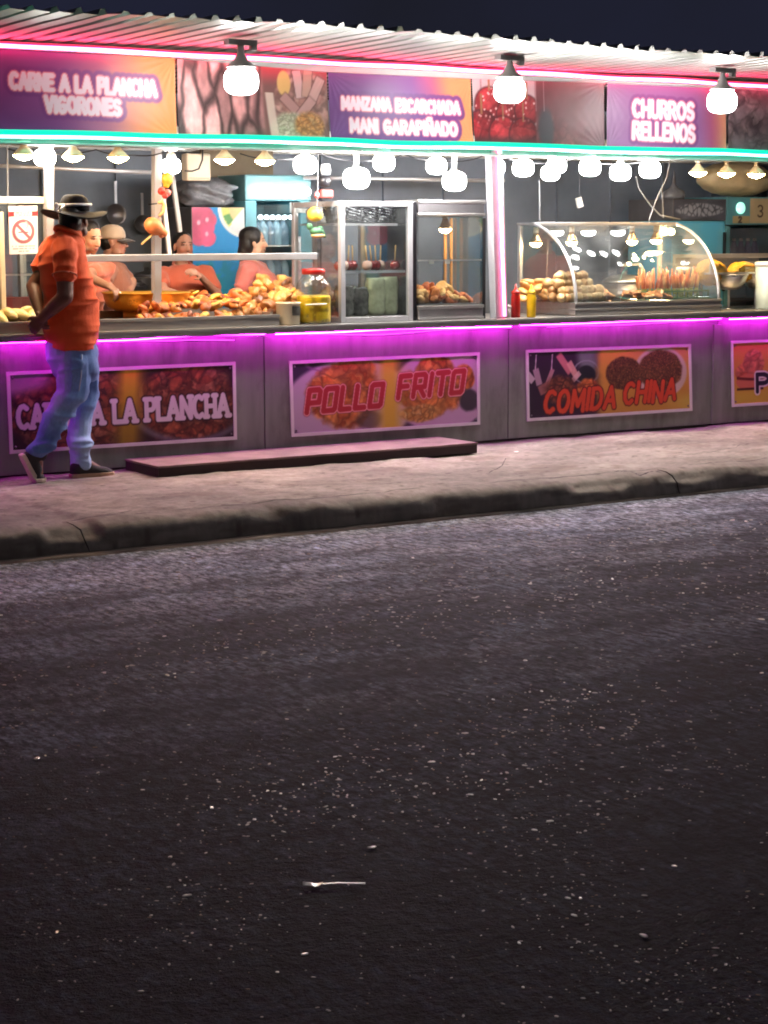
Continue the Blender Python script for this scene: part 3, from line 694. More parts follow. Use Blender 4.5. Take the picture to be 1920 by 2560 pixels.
def warm_lamp(at, label):
    t = thing('reflector_lamp', label, 'lamp', at, 'warm reflector lamps under the beam')
    h = max(.07, 2.075 - at.z)
    mb = MB(); mb.lathe([(.042, h), (.042, h - .01), (.017, h - .02), (.017, .045)], at, 12); mb.build('socket', M['cream'], t)
    mb = MB(); mb.lathe([(.018, .05), (.026, .035), (.05, .012), (.066, -.006), (.069, -.014)], at, 18); mb.build('reflector', M['warm_cone'], t)
    mb = MB(); mb.lathe([(.068, -.0145), (.05, -.030), (.025, -.042), (0, -.048)], at, 18); mb.build('lens', M['bulb_warm'], t)
    return t
for px, py, y, lb in [(60, 382, .05, 'warm lamp beside the white bulb at the far left'), (183, 386, .05, 'warm lamp above the black hat'), (295, 388, .05, 'warm lamp between the hat and the gourd ornament'),
                      (561, 394, .05, 'warm lamp above the grey bag on the cooler'), (662, 397, .05, 'warm lamp above the fridge tube light'),
                      (1745, 427, .05, 'warm lamp nearest the crossing cables, before the beige bundle'), (1816, 429, .05, 'middle warm lamp in front of the beige bundle'), (1890, 431, .05, 'warm lamp at the right edge before the beige bundle')]:
    warm_lamp(P(px, py, y - .14), lb)
# ------------------------------------------------------------------ printed signs on the counter
WHITE_BORDER = mat('white sign border', (222, 214, 214), .5, 0, .06, 8)
def sign(label, pxs, paint, y=-.008):
    c = [P(px, py, y) if py is not None else px for px, py in pxs] if not isinstance(pxs[0], Vector) else pxs
    t = thing('sign', label, 'sign', (c[0] + c[2]) / 2 + V(0, .006, 0), 'food signs on the counter front')
    hz = lambda x, y, W_, H_: paint(x, y, W_, H_) * .94 + np.array((120, 90, 110)) * .06      # thin purple haze mixed into the print colour
    panel('printed_face', c, hz, M['print_matte'], t, res=.005)
    mb = MB(); o = V(0, -.003, 0); w = .022
    TL, TR, BR, BL = [v + o for v in c]
    ux = (TR - TL).normalized(); uz = (TL - BL).normalized()
    mb.bar(TL - ux * w / 2, TR + ux * w / 2, .010, w, up=(0, 0, 1)) ; mb.bar(BL - ux * w / 2, BR + ux * w / 2, .010, w, up=(0, 0, 1))
    mb.bar(TL - uz * w / 2, BL + uz * w / 2, w, .010, up=(0, 1, 0)); mb.bar(TR - uz * w / 2, BR + uz * w / 2, w, .010, up=(0, 1, 0))
    mb.build('border', WHITE_BORDER, t)
    for c_ in (TL + (ux - uz) * .03, TR - (ux + uz) * .03, BL + (ux + uz) * .03, BR + (uz - ux) * .03):
        mb = MB(); mb.lathe([(.008, 0), (.007, .003), (0, .0042)], c_, 10, axis=(0, -1, 0)); mb.build('screw', M['steel_dark'], t)
    mb = MB(); mb.hexa([BL + V(0, .004, 0), BR + V(0, .004, 0), BR + V(0, .009, 0), BL + V(0, .009, 0), TL + V(0, .004, 0), TR + V(0, .004, 0), TR + V(0, .009, 0), TL + V(0, .009, 0)])
    mb.build('backing', WHITE_BORDER, t)
    return t
MEAT = [(60, 32, 26), (132, 58, 40), (176, 92, 58), (104, 46, 34), (196, 128, 92), (84, 40, 30)]
FRIED = [(150, 70, 26), (206, 112, 48), (224, 146, 70), (178, 86, 34), (236, 172, 96)]
def s_carne(x, y, W_, H_):
    u = x / W_; v = y / H_
    c = flat(x, (40, 26, 30)) * (.7 + .6 * fbm2(x * 9, y * 9, 51))[..., None]
    m = np.maximum(ellm(x, y, .26 * W_, .50 * H_, .26 * W_, .56 * H_, .15, .3, 52), ellm(x, y, .78 * W_, .50 * H_, .23 * W_, .52 * H_, .15, .3, 53))
    c = layv(c, chunks(x, y, 9, MEAT, 54), m * .92)
    rim = sst(.02, .0, np.abs(np.hypot((x - .8 * W_) / (.30 * W_), (y - .62 * H_) / (.62 * H_)) - 1) * .18) * (v < .4); c = lay(c, (120, 126, 138), rim * .6)
    lil = sst(.62, .8, v - .55 * u) * sst(.22, .12, u); c = lay(c, (176, 150, 172), lil * .8)
    yb = np.exp(-((u - .515 - .02 * (v - .5)) / .055) ** 2); c = layv(c, flat(x, (204, 168, 40)) * (.9 + .3 * (v - .5))[..., None], np.clip(yb * 1.15, 0, 1) * (.85 + .15 * v))
    sg = text_segs('CARNE A LA PLANCHA', .035 * W_, .30 * H_, .275 * H_, .935 * W_, gap=.26, serif=.13, rot=.004)
    d = seg_dist(x, y, sg); c = lay(c, (36, 18, 26), sst(.031, .022, d) * .85); c = lay(c, (224, 208, 216), sst(.019, .014, d))
    return c
def s_pollo(x, y, W_, H_):
    u = x / W_; v = y / H_
    c = flat(x, (46, 38, 58)) * (.8 + .4 * fbm2(x * 8, y * 8, 61))[..., None]
    c = lay(c, (190, 168, 186), ellm(x, y, .30 * W_, .38 * H_, .34 * W_, .62 * H_, .05) * .95); c = lay(c, (196, 160, 186), ellm(x, y, .80 * W_, .50 * H_, .28 * W_, .58 * H_, .05) * .95)
    c = lay(c, (120, 96, 124), sst(.03, .0, np.abs(np.hypot((x - .22 * W_) / (.14 * W_), (y - .97 * H_) / (.12 * H_)) - 1) * .2) * .7)
    m = np.maximum.reduce([ellm(x, y, .27 * W_, .50 * H_, .19 * W_, .44 * H_, .12, .35, 62), ellm(x, y, .32 * W_, .84 * H_, .12 * W_, .2 * H_, .12, .3, 63),
                           ellm(x, y, .74 * W_, .52 * H_, .19 * W_, .36 * H_, .12, .35, 64), ellm(x, y, .76 * W_, .80 * H_, .11 * W_, .2 * H_, .12, .3, 65), ellm(x, y, .92 * W_, .66 * H_, .06 * W_, .2 * H_, .12, .3, 66)])
    c = layv(c, chunks(x, y, 7.5, FRIED, 67, .45), m)
    c = lay(c, (44, 42, 46), ellm(x, y, .95 * W_, .34 * H_, .055 * W_, .16 * H_, .2, .3, 68) * .9); c = lay(c, (70, 56, 46), ellm(x, y, .40 * W_, .16 * H_, .07 * W_, .14 * H_, .3, .3, 69) * .7)
    c = layv(c, chunks(x, y, 16, [(214, 170, 90), (190, 130, 60), (230, 196, 120)], 70, .4), ellm(x, y, .68 * W_, .2 * H_, .11 * W_, .13 * H_, .2, .3, 71))
    yb = np.exp(-((u - .51) / .062) ** 2); c = layv(c, flat(x, (208, 172, 44)), np.clip(yb * 1.1, 0, 1) * .92)
    for t_, a, b_, w in (('POLLO', .075, .30, .385), ('FRITO', .555, .43, .35)):
        sg = text_segs(t_, a * W_, b_ * H_, .30 * H_, w * W_, gap=.30, slant=.22, rot=.03, g=GA)
        d = seg_dist(x, y, sg); c = lay(c, (92, 30, 34), sst(.034, .028, d) * .6); c = lay(c, (232, 150, 150), sst(.029, .025, d)); c = lay(c, (170, 44, 48), sst(.021, .017, d))
    return c
def s_comida(x, y, W_, H_):
    u = x / W_; v = y / H_
    c = flat(x, (206, 150, 62)) * (.92 + .16 * v)[..., None]; c = lay(c, (198, 122, 104), sst(.55, 1.0, v) * sst(.5, .8, u) * .7); c = lay(c, (208, 182, 74), sst(.35, .1, v) * sst(.8, 1, u))
    left = sst(.46, .38, u + .04 * (fbm2(x * 9, y * 9, 80) - .5)); c = layv(c, flat(x, (44, 32, 48)), left); c = lay(c, (112, 124, 122), left * ellm(x, y, .37 * W_, .92 * H_, .07 * W_, .28 * H_, .4))
    c = lay(c, (26, 34, 36), ellm(x, y, .35 * W_, .62 * H_, .055 * W_, .14 * H_, .1)); c = lay(c, (150, 156, 160), (np.abs(np.hypot((x - .35 * W_) / (.075 * W_), (y - .66 * H_) / (.17 * H_)) - 1) < .06) * left * .7)
    rng = np.random.RandomState(4)
    for a, b_, l, w, ang, col in ((.22, .80, .10, .032, -.9, (216, 132, 130)), (.27, .70, .08, .03, -1.0, (226, 168, 150)), (.29, .60, .05, .022, .7, (222, 190, 176)), (.06, .62, .07, .03, -1.3, (190, 160, 170)), (.13, .60, .08, .02, 1.1, (200, 150, 150)), (.015, .62, .05, .03, -.8, (220, 200, 204)), (.10, .45, .06, .04, .4, (160, 104, 96))):
        dx = (x - a * W_); dy = (y - b_ * H_); p = dx * math.cos(ang) + dy * math.sin(ang); q = -dx * math.sin(ang) + dy * math.cos(ang)
        c = lay(c, col, sst(l, l * .8, np.abs(p)) * sst(w, w * .8, np.abs(q)) * .9)
    for a in (.05, .145): c = lay(c, (214, 196, 206), sst(.006, .002, np.abs((x - a * W_) - .1 * (y - .8 * H_))) * (v > .72) * (v < .95))
    c = layv(c, chunks(x, y, 14, [(110, 60, 40), (150, 90, 60), (84, 44, 36)], 81), ellm(x, y, .19 * W_, .42 * H_, .09 * W_, .2 * H_, .3, .4, 82))
    c = layv(c, chunks(x, y, 11, [(206, 96, 50), (226, 130, 66), (176, 70, 40)], 83), ellm(x, y, .36 * W_, .40 * H_, .07 * W_, .16 * H_, .2, .4, 84))
    c = lay(c, (206, 186, 178), ellm(x, y, .81 * W_, .60 * H_, .17 * W_, .40 * H_, .05) * .9)
    rice = chunks(x, y, 42, [(120, 76, 46), (146, 100, 62), (96, 58, 38), (160, 116, 74)], 85, .5)
    c = layv(c, rice * .92, ellm(x, y, .58 * W_, .62 * H_, .11 * W_, .25 * H_, .06, .12, 86)); c = layv(c, rice, ellm(x, y, .81 * W_, .64 * H_, .142 * W_, .31 * H_, .06, .12, 87))
    for t_, a, w, b_ in (('COMIDA', .095, .42, .085), ('CHINA', .575, .32, .15)):
        sg = text_segs(t_, a * W_, b_ * H_, .30 * H_, w * W_, gap=.30, slant=.2, rot=.025, wob=.08)
        d = seg_dist(x, y, sg) + .004 * (vnoise2(x * 60, y * 60, 88) - .5); c = lay(c, (86, 30, 26), sst(.030, .023, d)); c = lay(c, (214, 74, 44), sst(.020, .015, d))
    return c
def s_burger(x, y, W_, H_):
    u = x / W_; v = y / H_
    c = flat(x, (206, 150, 60)) * 1.0; c = lay(c, (206, 118, 70), sst(.5, 1, v)); c = lay(c, (206, 180, 62), sst(.4, .1, v))
    fx = x / H_
    c = layv(c, chunks(x, y, 8, [(200, 96, 66), (224, 130, 96), (180, 76, 52)], 91, .3), ellm(x, y, .36 * H_, .52 * H_, .30 * H_, .16 * H_, .1, .2, 92))
    c = layv(c, chunks(x, y, 10, [(196, 100, 74), (226, 140, 108)], 93, .35), ellm(x, y, .46 * H_, .68 * H_, .22 * H_, .2 * H_, .12, .3, 94))
    c = lay(c, (204, 112, 84), ellm(x, y, .38 * H_, .36 * H_, .30 * H_, .13 * H_, .08)); c = lay(c, (96, 40, 30), sst(.016, .006, np.abs(y - (.44 - .04 * np.sin(fx * 3)) * H_)) * (fx > .09) * (fx < .66))
    c = lay(c, (70, 34, 24), sst(.014, .006, np.abs(y - .25 * H_)) * (fx > .09) * (fx < .66))
    sg = text_segs('P', .53 * H_, .20 * H_, .27 * H_, .24 * H_); d = seg_dist(x, y, sg)
    c = lay(c, (226, 214, 214), sst(.034, .029, d)); c = lay(c, (30, 26, 44), sst(.020, .016, d))
    return c
sign('CARNE A LA PLANCHA sign, dark with grilled meat and white slab letters', [(19.5, 934), (584, 908.5), (588, 1095), (28, 1130)], s_carne)
sign('POLLO FRITO sign, red slanted letters over fried chicken on white plates', [(726, 906), (1195, 884.5), (1196, 1058), (731.5, 1088)], s_pollo)
sign('COMIDA CHINA sign, red letters below two mounds of brown rice', [(1317, 878.5), (1723.5, 863.5), (1727, 1023.5), (1320, 1049.5)], s_comida)
a = P(1829, 855.5, -.008); b_ = P(1832, 1014, -.008)
sign('yellow sign with a burger and the letter P, cut by the right edge', [a, a + V(1.55, 0, -.006), b_ + V(1.55, 0, -.006), b_], s_burger)

# ------------------------------------------------------------------ vinyl banners under the roof
def wrinkle(seed, amp=.012):
    def f(x, y, W_, H_):
        n = fbm2(x * 2.2 + y * 1.1, y * 2.6 - x * .7, seed, 3) - .5
        k = 0
        for cx, cy_ in ((0, 0), (0, H_), (W_, 0), (W_, H_)):     # tension folds running in from the corners
            a = np.arctan2(y - cy_, x - cx); r = np.hypot(x - cx, y - cy_)
            k = k + .5 * np.sin(a * 26 + 2 * np.sin(seed + cx)) * np.exp(-r / .16) * np.minimum(r / .05, 1)
        return amp * n + .0035 * k + .004 * np.sin(y / H_ * 3.1)
    return f
def banner(label, pxs, paint, y=-.058, seed=1, amp=.012):
    c = [p if isinstance(p, Vector) else P(p[0], p[1], y) for p in pxs]
    t = thing('banner', label, 'banner', (c[0] + c[1]) / 2 + V(0, .02, 0), 'food banners under the roof')
    panel('printed_face', c, paint, M['print'], t, res=.0065, wrinkle=wrinkle(seed, amp))
    mb = MB(); mb.tube([c[0] + V(0, .016, -.004), c[1] + V(0, .016, -.004)], .006, 6); mb.build('hanging_cord', M['black_trim'], t)
    return t
def bg_purple(x, y, W_, H_, split, soft=.16, pur=(132, 62, 134), org=(236, 140, 74), seed=1):
    u = x / W_; w = u + .05 * (y / H_ - .5) + .08 * (fbm2(x * 1.6, y * 1.6, seed) - .5)
    c = flat(x, pur) * (.86 + .28 * fbm2(x * 1.3, y * 2, seed + 1))[..., None]
    c = lay(c, (176, 88, 120), sst(split - soft * 1.6, split - soft * .2, w)); c = lay(c, org, sst(split - soft * .7, split + soft * .35, w)); return c
def words(c, x, y, rows, W_, H_, plate=(124, 52, 128), th=.0155, col=(244, 224, 236)):
    d = np.full(x.shape, 9.0)
    for txt, x0, y0, h, w, rot in rows: d = np.minimum(d, seg_dist(x, y, text_segs(txt, x0, y0, h, w, gap=.27, rot=rot, wob=.03)))
    c = lay(c, plate, sst(.058, .040, d) * .9); c = lay(c, (228, 128, 150), sst(th + .010, th + .005, d)); return lay(c, col, sst(th + .002, th - .003, d))
def b1(x, y, W_, H_):
    c = bg_purple(x, y, W_, H_, .86, .20, seed=101); o = W_ - 1.18        # metres from the right edge fix the words
    return words(c, x, y, [('CARNE A LA PLANCHA', o + .06, .285, .088, .98, -.012), ('VIGORONES', o + .285, .150, .088, .50, -.012)], W_, H_)
def b_meat(x, y, W_, H_):
    u = x / W_; v = y / H_
    f1, f2, idv = worley2(x * 9 + .6 * fbm2(x * 6, y * 3, 111), y * 2.2 + .4 * fbm2(y * 6, x * 5, 112), 113)
    st = (.35 + .75 * sst(0, .4, f2 - f1)) * (.75 + .5 * idv) * (.8 + .4 * fbm2(x * 30, y * 20, 114))
    c = flat(x, (184, 132, 128)) * st[..., None]; c = lay(c, (66, 46, 48), sst(.62, .75, fbm2(x * 3, y * 2.2, 115)) * .7); c = lay(c, (70, 78, 66), sst(.2, .05, v) * sst(.3, .55, u) * .8)
    r = sst(.535, .575, u + .02 * (v - .5)); d = flat(x, (116, 84, 78)); d = lay(d, (176, 70, 76), sst(.72, .95, v) * .9)
    box_l = (u - (.60 - .03 * v)); c2 = d
    wedge = ellm(x, y, .70 * W_, .80 * H_, .045 * W_, .17 * H_, .1); c2 = layv(c2, chunks(x, y, 7, [(198, 158, 146), (172, 122, 110), (216, 184, 168)], 116, .45), ellm(x, y, .83 * W_, .55 * H_, .20 * W_, .48 * H_, .12, .2, 117))
    c2 = lay(c2, (224, 190, 112), wedge)
    for k, (a, b_, an) in enumerate(((.80, .80, .15), (.86, .82, -.1), (.92, .74, -.45), (.75, .5, .8), (.84, .46, -.7))):
        dx = x - a * W_; dy = y - b_ * H_; p = dx * math.cos(an) + dy * math.sin(an); q = -dx * math.sin(an) + dy * math.cos(an)
        m = sst(.036, .030, np.abs(p)) * sst(.10, .09, np.abs(q)); c2 = lay(c2, (88, 60, 58), sst(.044, .034, np.abs(p)) * sst(.11, .09, np.abs(q)) * .7); c2 = lay(c2, ((214, 182, 176), (196, 160, 140), (206, 170, 160), (186, 144, 136), (200, 158, 150))[k], m)
    c2 = layv(c2, chunks(x, y, 26, [(214, 208, 176), (190, 196, 160), (232, 226, 200)], 118, .35), ellm(x, y, .73 * W_, .22 * H_, .12 * W_, .19 * H_, .2, .3, 119))
    c2 = layv(c2, chunks(x, y, 20, [(222, 164, 96), (206, 140, 72), (232, 190, 120)], 120, .4), ellm(x, y, .87 * W_, .22 * H_, .10 * W_, .22 * H_, .2, .3, 121))
    paper = np.maximum(sst(.035, .02, np.abs(u - (.605 + .05 * (.55 - v)))) * (v < .66), sst(.12, .07, v) * (u > .6) * (u < .97)); c2 = lay(c2, (232, 216, 196), paper * .85)
    return layv(c, c2, r) * .86 + np.array((140, 118, 124)) * .14  # pale haze blended evenly over the printed colours
def b3(x, y, W_, H_):
    c = bg_purple(x, y, W_, H_, .84, .16, pur=(116, 66, 140), org=(232, 142, 96), seed=131)
    return words(c, x, y, [('MANZANA ESCARCHADA', .09 * W_, .50 * H_, .155 * H_, .82 * W_, -.006), ('MANI GARAPI\u00d1ADO', .14 * W_, .175 * H_, .17 * H_, .74 * W_, -.004)], W_, H_, (104, 54, 126), .013)
def b_apple(x, y, W_, H_):
    u = x / W_; v = y / H_
    c = flat(x, (206, 196, 196)) * (.85 + .2 * fbm2(x * 3, y * 5, 141))[..., None]
    for a in (.06, .12, .22, .33, .36): c = lay(c, (150, 130, 134), sst(.008, .003, np.abs(u - a)) * (v > .5))
    red = chunks(x, y, 8, [(170, 40, 46), (200, 66, 70), (140, 28, 36), (216, 96, 96)], 142, .35)
    m = np.zeros(x.shape)
    for a_, b_, r_, s_ in ((.12, .62, .26, 1), (.27, .48, .24, 2), (.40, .56, .22, 3), (.06, .26, .28, 4), (.22, .20, .26, 5), (.37, .18, .26, 6)):
        q = ellm(x, y, a_ * W_, b_ * H_, r_ * H_ * 1.02, r_ * H_, .06); c = lay(c, (70, 22, 28), ellm(x, y, a_ * W_, b_ * H_, r_ * H_ * 1.1, r_ * H_ * 1.08, .08)); hl = np.hypot(x - a_ * W_ + .3 * r_ * H_, y - b_ * H_ - .3 * r_ * H_) / (r_ * H_)
        c = layv(c, red * (1.18 - .42 * np.clip(hl, 0, 1.5))[..., None] + np.array((30, 6, 8.)) * (s_ % 2), q); m = np.maximum(m, q); c = lay(c, (150, 108, 74), sst(.010, .006, np.abs(x - a_ * W_)) * (y > (b_ + r_ * .8) * H_) * (y < (b_ + r_ * 1.9) * H_))
    f1, f2, idv = worley2(x * 28, y * 28, 145); c = lay(c, (246, 206, 200), m * sst(.28, .16, f1) * (idv > .62) * sst(.25, .6, v + .2 * (.2 - u)))
    c = lay(c, (60, 42, 44), sst(.22, .08, v) * .8)
    r = sst(.455, .475, u); d = flat(x, (112, 58, 64)) * (.7 + .5 * fbm2(x * 5, y * 4, 146))[..., None]; d = layv(d, chunks(x, y, 9, [(116, 52, 58), (150, 84, 80), (84, 36, 44)], 147, .4), sst(.35, .6, fbm2(x * 2.5, y * 2.5, 148)))
    d = lay(d, (60, 62, 68), ellm(x, y, .54 * W_, .3 * H_, .06 * W_, .3 * H_, .3)); d = lay(d, (150, 140, 150), sst(.75, 1, u) * .5)
    for a in (.47, .53): d = lay(d, (196, 164, 164), sst(.006, .002, np.abs(u - a)) * (v > .55) * .6)
    return layv(c, d, r) * .88 + np.array((130, 80, 90)) * .12  # reddish haze blended evenly over the whole print
def b_churros(x, y, W_, H_):
    k = W_ / .93
    c = bg_purple(x, y, W_, H_, .94, .12, pur=(148, 100, 150), org=(214, 150, 122), seed=151)
    return words(c, x, y, [('CHURROS', .20 * k, .535 * H_, .235 * H_, .46 * k, -.02), ('RELLENOS', .20 * k, .20 * H_, .235 * H_, .47 * k, -.02)], W_, H_, (126, 74, 128), .0165)
def b_grey(x, y, W_, H_):
    c = flat(x, (128, 112, 118)) * (.6 + .7 * fbm2(x * 4, y * 4, 161))[..., None]; return layv(c, chunks(x, y, 8, [(150, 128, 128), (96, 82, 88), (176, 158, 160)], 162, .4), sst(.4, .6, fbm2(x * 2.5, y * 2.5, 163)))
YB = -.058
def at_z(px, z): p = P(px, 300, YB); return V(p.x, YB, z)
ZB = 2.125
a = P(437, 146, YB); banner('CARNE A LA PLANCHA VIGORONES banner fading from purple to orange', [V(a.x - 1.85, YB, a.z + .01), a, V(a.x + .005, YB, ZB), V(a.x - 1.85, YB, ZB)], b1, seed=1)
banner('photo banner of brown meat strips and a paper tray of food', [(443, 147), (816, 181), at_z(825, ZB), at_z(446, ZB)], b_meat, seed=2)
banner('MANZANA ESCARCHADA banner, purple with an orange right end', [(820, 181), (1176, 197), at_z(1185, ZB), at_z(828, ZB)], b3, seed=3)
banner('photo banner of red candied apples and dark glazed nuts', [(1180, 197), (1511, 208), at_z(1513, ZB), at_z(1188, ZB)], b_apple, seed=4)
banner('CHURROS RELLENOS banner, pale purple with a salmon right end', [(1518, 209), (1816, 222), at_z(1818, ZB), at_z(1519, ZB)], b_churros, seed=5, amp=.02)
a = P(1821, 222, YB); b_ = at_z(1823, ZB); banner('greyish food photo banner at the right edge', [a, a + V(1.3, 0, 0), b_ + V(1.3, 0, 0), b_], b_grey, seed=6)
# ------------------------------------------------------------------ counter things
CT = .902
# griddle and its food -------------------------------------------------
g = thing('griddle', 'long steel griddle with a raised front edge on the counter', 'griddle', V(5.2, .3, CT))
gx0, gx1 = 3.95, P(699, 800, -.02).x
mb = MB(); mb.box((gx0, -.02, CT + .001), (gx1, .02, CT + .075)); mb.box((gx0, -.028, CT + .058), (gx1, -.0205, CT + .076)); mb.build('front_edge', M['steel'], g, bevel=.003)
mb = MB(); mb.box((gx0, .021, CT + .001), (gx1 - .01, .70, CT + .045)); mb.build('plate', mat('greasy iron plate', (112, 78, 42), .32, .4, .4, 5, .1, 30), g)
mb = MB(); mb.box((gx1 - .05, .02, CT + .046), (gx1 - .03, .70, CT + .09)); mb.box((gx0, .701, CT), (gx1, .72, CT + .10)); mb.build('rim', M['steel'], g)
GZ = CT + .046
def chunk_mesh(name, r, seed, m, flat_=(1, .8, .6), n=10, rough=.22):
    mb = MB(); rr = np.random.RandomState(seed); n = 18; mb.ell((0, 0, 0), (r * flat_[0], r * flat_[1], r * flat_[2]), n)
    ph = rr.rand(6) * 6.28
    for v in mb.v:
        d = v.normalized() if v.length > 0 else V(0, 0, 1)
        k = 1 + rough * (math.sin(d.x * 3.1 + ph[0]) * math.cos(d.y * 2.7 + ph[1]) + .5 * math.sin(d.z * 5 + ph[2] + d.x * 4) + .4 * math.sin(d.y * 9 + ph[3]) * math.sin(d.x * 8 + ph[4]) + .3 * math.sin(d.x * 17 + ph[5]) * math.sin(d.z * 15 + ph[0]) * math.sin(d.y * 16))
        v *= k
    o = mb.build(name, m); me = o.data; bpy.data.objects.remove(o); return me
def food_mat(name, rgb, var=.35, scale=18, rough=.45, coat=.25): return mat(name, rgb, rough, 0, var, scale, .35, 60, coat=coat)
def food(name, mes, pts, label, cat, group, scale=(.8, 1.25), tilt=1.0, seed=0):
    rr = random.Random(seed)
    for p in pts:
        o = bpy.data.objects.new(name, rr.choice(mes)); COL.objects.link(o); o.location = p
        o.rotation_euler = (tilt * (rr.random() - .5) * 1.6, tilt * (rr.random() - .5) * 1.6, rr.random() * 6.28); s = rr.uniform(*scale); o.scale = (s, s, s)
        tag(o, label, cat, group)
meatm = [chunk_mesh('grilled_meat_piece', .042, k, food_mat('grilled meat %d' % k, c), (1.15, .8, .5)) for k, c in enumerate([(186, 98, 44), (222, 142, 62), (132, 60, 32), (236, 176, 88), (206, 112, 60)])]
rr = random.Random(3); pts = []
for i in range(70):
    px = rr.uniform(352, 618); lay_ = rr.random()
    pts.append(P(px, 772 - (px - 352) * .03 - lay_ * (14 + 16 * (px - 352) / 266), .10 + .30 * lay_ + .05 * rr.random()))
for p in pts: p.z = max(p.z, GZ + .022)
for k in range(26): pts.append(P(rr.uniform(350, 600), 770 - 10 * rr.random(), .07 + .04 * rr.random()))
for p in pts[-26:]: p.z = GZ + .02
food('grilled_meat_piece', meatm, pts, 'browned glossy piece of meat heaped along the griddle', 'meat', 'meat pieces on the griddle', seed=4)
chm = [chunk_mesh('fried_chicken_piece', .050, 20 + k, food_mat('fried crust %d' % k, c, .3, 22), (1.05, .85, .8), rough=.30) for k, c in enumerate([(190, 128, 66), (156, 98, 52), (212, 158, 88), (126, 78, 46), (200, 134, 66)])]
pts = []; rr = random.Random(8)
for row, (yb, x0, x1, n) in enumerate([(790, 590, 745, 8), (772, 600, 750, 8), (752, 612, 735, 7), (733, 630, 720, 6), (717, 645, 708, 4), (705, 655, 700, 2)]):
    for i in range(n): pts.append(P(x0 + (x1 - x0) * (i + .5 * rr.random()) / max(1, n - 1), yb - 8 + 6 * rr.random(), .12 + .06 * row + .09 * rr.random()))
for k in range(6): pts.append(P(610 + 22 * k, 775, .34 + .03 * k))
food('fried_chicken_piece', chm, pts, 'golden crusted piece in the tall pile at the end of the griddle', 'fried food', 'golden pile on the griddle', scale=(.68, 1.02), seed=5)
ylm = [chunk_mesh('yellow_plantain_piece', .04, 40 + k, food_mat('yellow plantain %d' % k, (240, 190, 70), .15), (1.2, .8, .4)) for k in range(2)]
food('yellow_plantain_piece', ylm, [P(535 + 10 * i, 742 + 5 * ((i * 7) % 3), .33 + .02 * i) for i in range(7)], 'bright yellow piece between the meat and the golden pile', 'fried plantain', 'yellow pieces behind the meat', seed=6)
frm = [chunk_mesh('potato_wedge', .035, 50 + k, food_mat('potato wedge %d' % k, (226, 170, 84), .2), (1.5, .6, .5)) for k in range(2)]
food('potato_wedge', frm, [P(722 + 7 * i % 44, 728 + (i * 13) % 46, .30 + .02 * (i % 4)) for i in range(11)], 'golden wedge behind the white tub and the pickle jar', 'potato wedge', 'wedges behind the pickle jar', seed=7)
rim = thing('cooking_pan', 'wide golden metal pan steaming behind the grilled meat', 'pan', P(385, 768, .45))
c0 = P(366, 760, .48); c0.z = GZ + .055
mb = MB(); mb.lathe([(.20, .0), (.262, .03), (.285, .085), (.292, .118), (.302, .122), (.298, .128), (.278, .09), (.25, .035), (0, .02)], c0, 36); mb.build('pan_body', mat('brassy pan', (226, 170, 74), .3, .7, .2, 6), rim)  # warm lamp light put into the gold colour of an aluminium pan
mb = MB(); mb.lathe([(.16, -.054), (.16, .001)], c0, 20); mb.tube([c0 + V(.28, -.09, .10), c0 + V(.335, -.11, .125), c0 + V(.35, .0, .125), c0 + V(.29, .07, .10)], .012); mb.build('handle', bpy.data.materials['brassy pan'], rim)
mb = MB(); mb.lathe([(0, .075), (.15, .078), (.268, .07)], c0, 30); mb.build('stew', food_mat('orange stew', (206, 132, 52), .3, 30), rim)
# tub, jar, bottles ------------------------------------------------------
def lid_tub(at, r, h, label):
    t = thing('plastic_tub', label, 'tub', at)
    mb = MB(); mb.lathe([(r * .93, 0), (r * .95, .004), (r, h - .012), (r * 1.04, h - .010), (r * 1.04, h), (r * .96, h), (r * .9, .01), (0, .008)], at, 28); mb.build('body', M['cream'], t)
    mb = MB()
    a0 = -1.75
    vs = []; K = 14
    for j in range(2):
        for i in range(K): a = a0 + 1.25 * i / (K - 1); rad = r * (.972 + .028 * (.42 + .42 * j)) + .0015; vs.append(at + V(rad * math.cos(a), rad * math.sin(a), h * (.42 + .42 * j)))
    mb.add(vs, [(i, i + 1, K + i + 1, K + i) for i in range(K - 1)]); mb.build('label_print', mat('dark tub print', (58, 56, 52), .5, 0, .5, 50), t)
    return t
p = P(726, 803, .0); p.z = CT + .001
lid_tub(p + V(0, .03, 0), .083, .152, 'squat cream tub with a dark print at the end of the griddle')
p = P(794, 803, .02); p.z = CT + .001; p.y = .07; jt = thing('pickle_jar', 'big clear jar of yellow pickle under a red lid', 'jar', p)
mb = MB(); mb.lathe([(.118, .0), (.122, .012), (.122, .25), (.112, .285), (.085, .315), (.075, .325), (.075, .345)], p, 32); mb.build('jar_wall', M['glass'], jt)
def pk_col(q): n = _T3[0, 0, 0]; a = vnoise3(q * 28, 3); b_ = vnoise3(q * 60, 5); c = lay(flat(a, (238, 198, 22)), (140, 108, 14), sst(.55, .75, a) * .8); return lay(c, (246, 216, 80), sst(.6, .8, b_) * .7)
mb = MB(); mb.lathe([(0, .006), (.114, .008), (.117, .02), (.117, .19), (.1, .196), (0, .194)], p, 40)
for k in range(1): pass
o = blob('pickle', mb, painted('yellow pickle', .3, .5, .25, 70), jt, .012, 0, paint=pk_col)
mb = MB(); mb.lathe([(.080, .338), (.080, .372), (.070, .378), (0, .379)], p, 28); mb.build('lid', M['red_plastic'], jt)
mb = MB(); mb.tube([p + V(-.14, -.125, .135), p + V(.02, -.135, .138)], .006); mb.build('handle', M['cream'], jt)
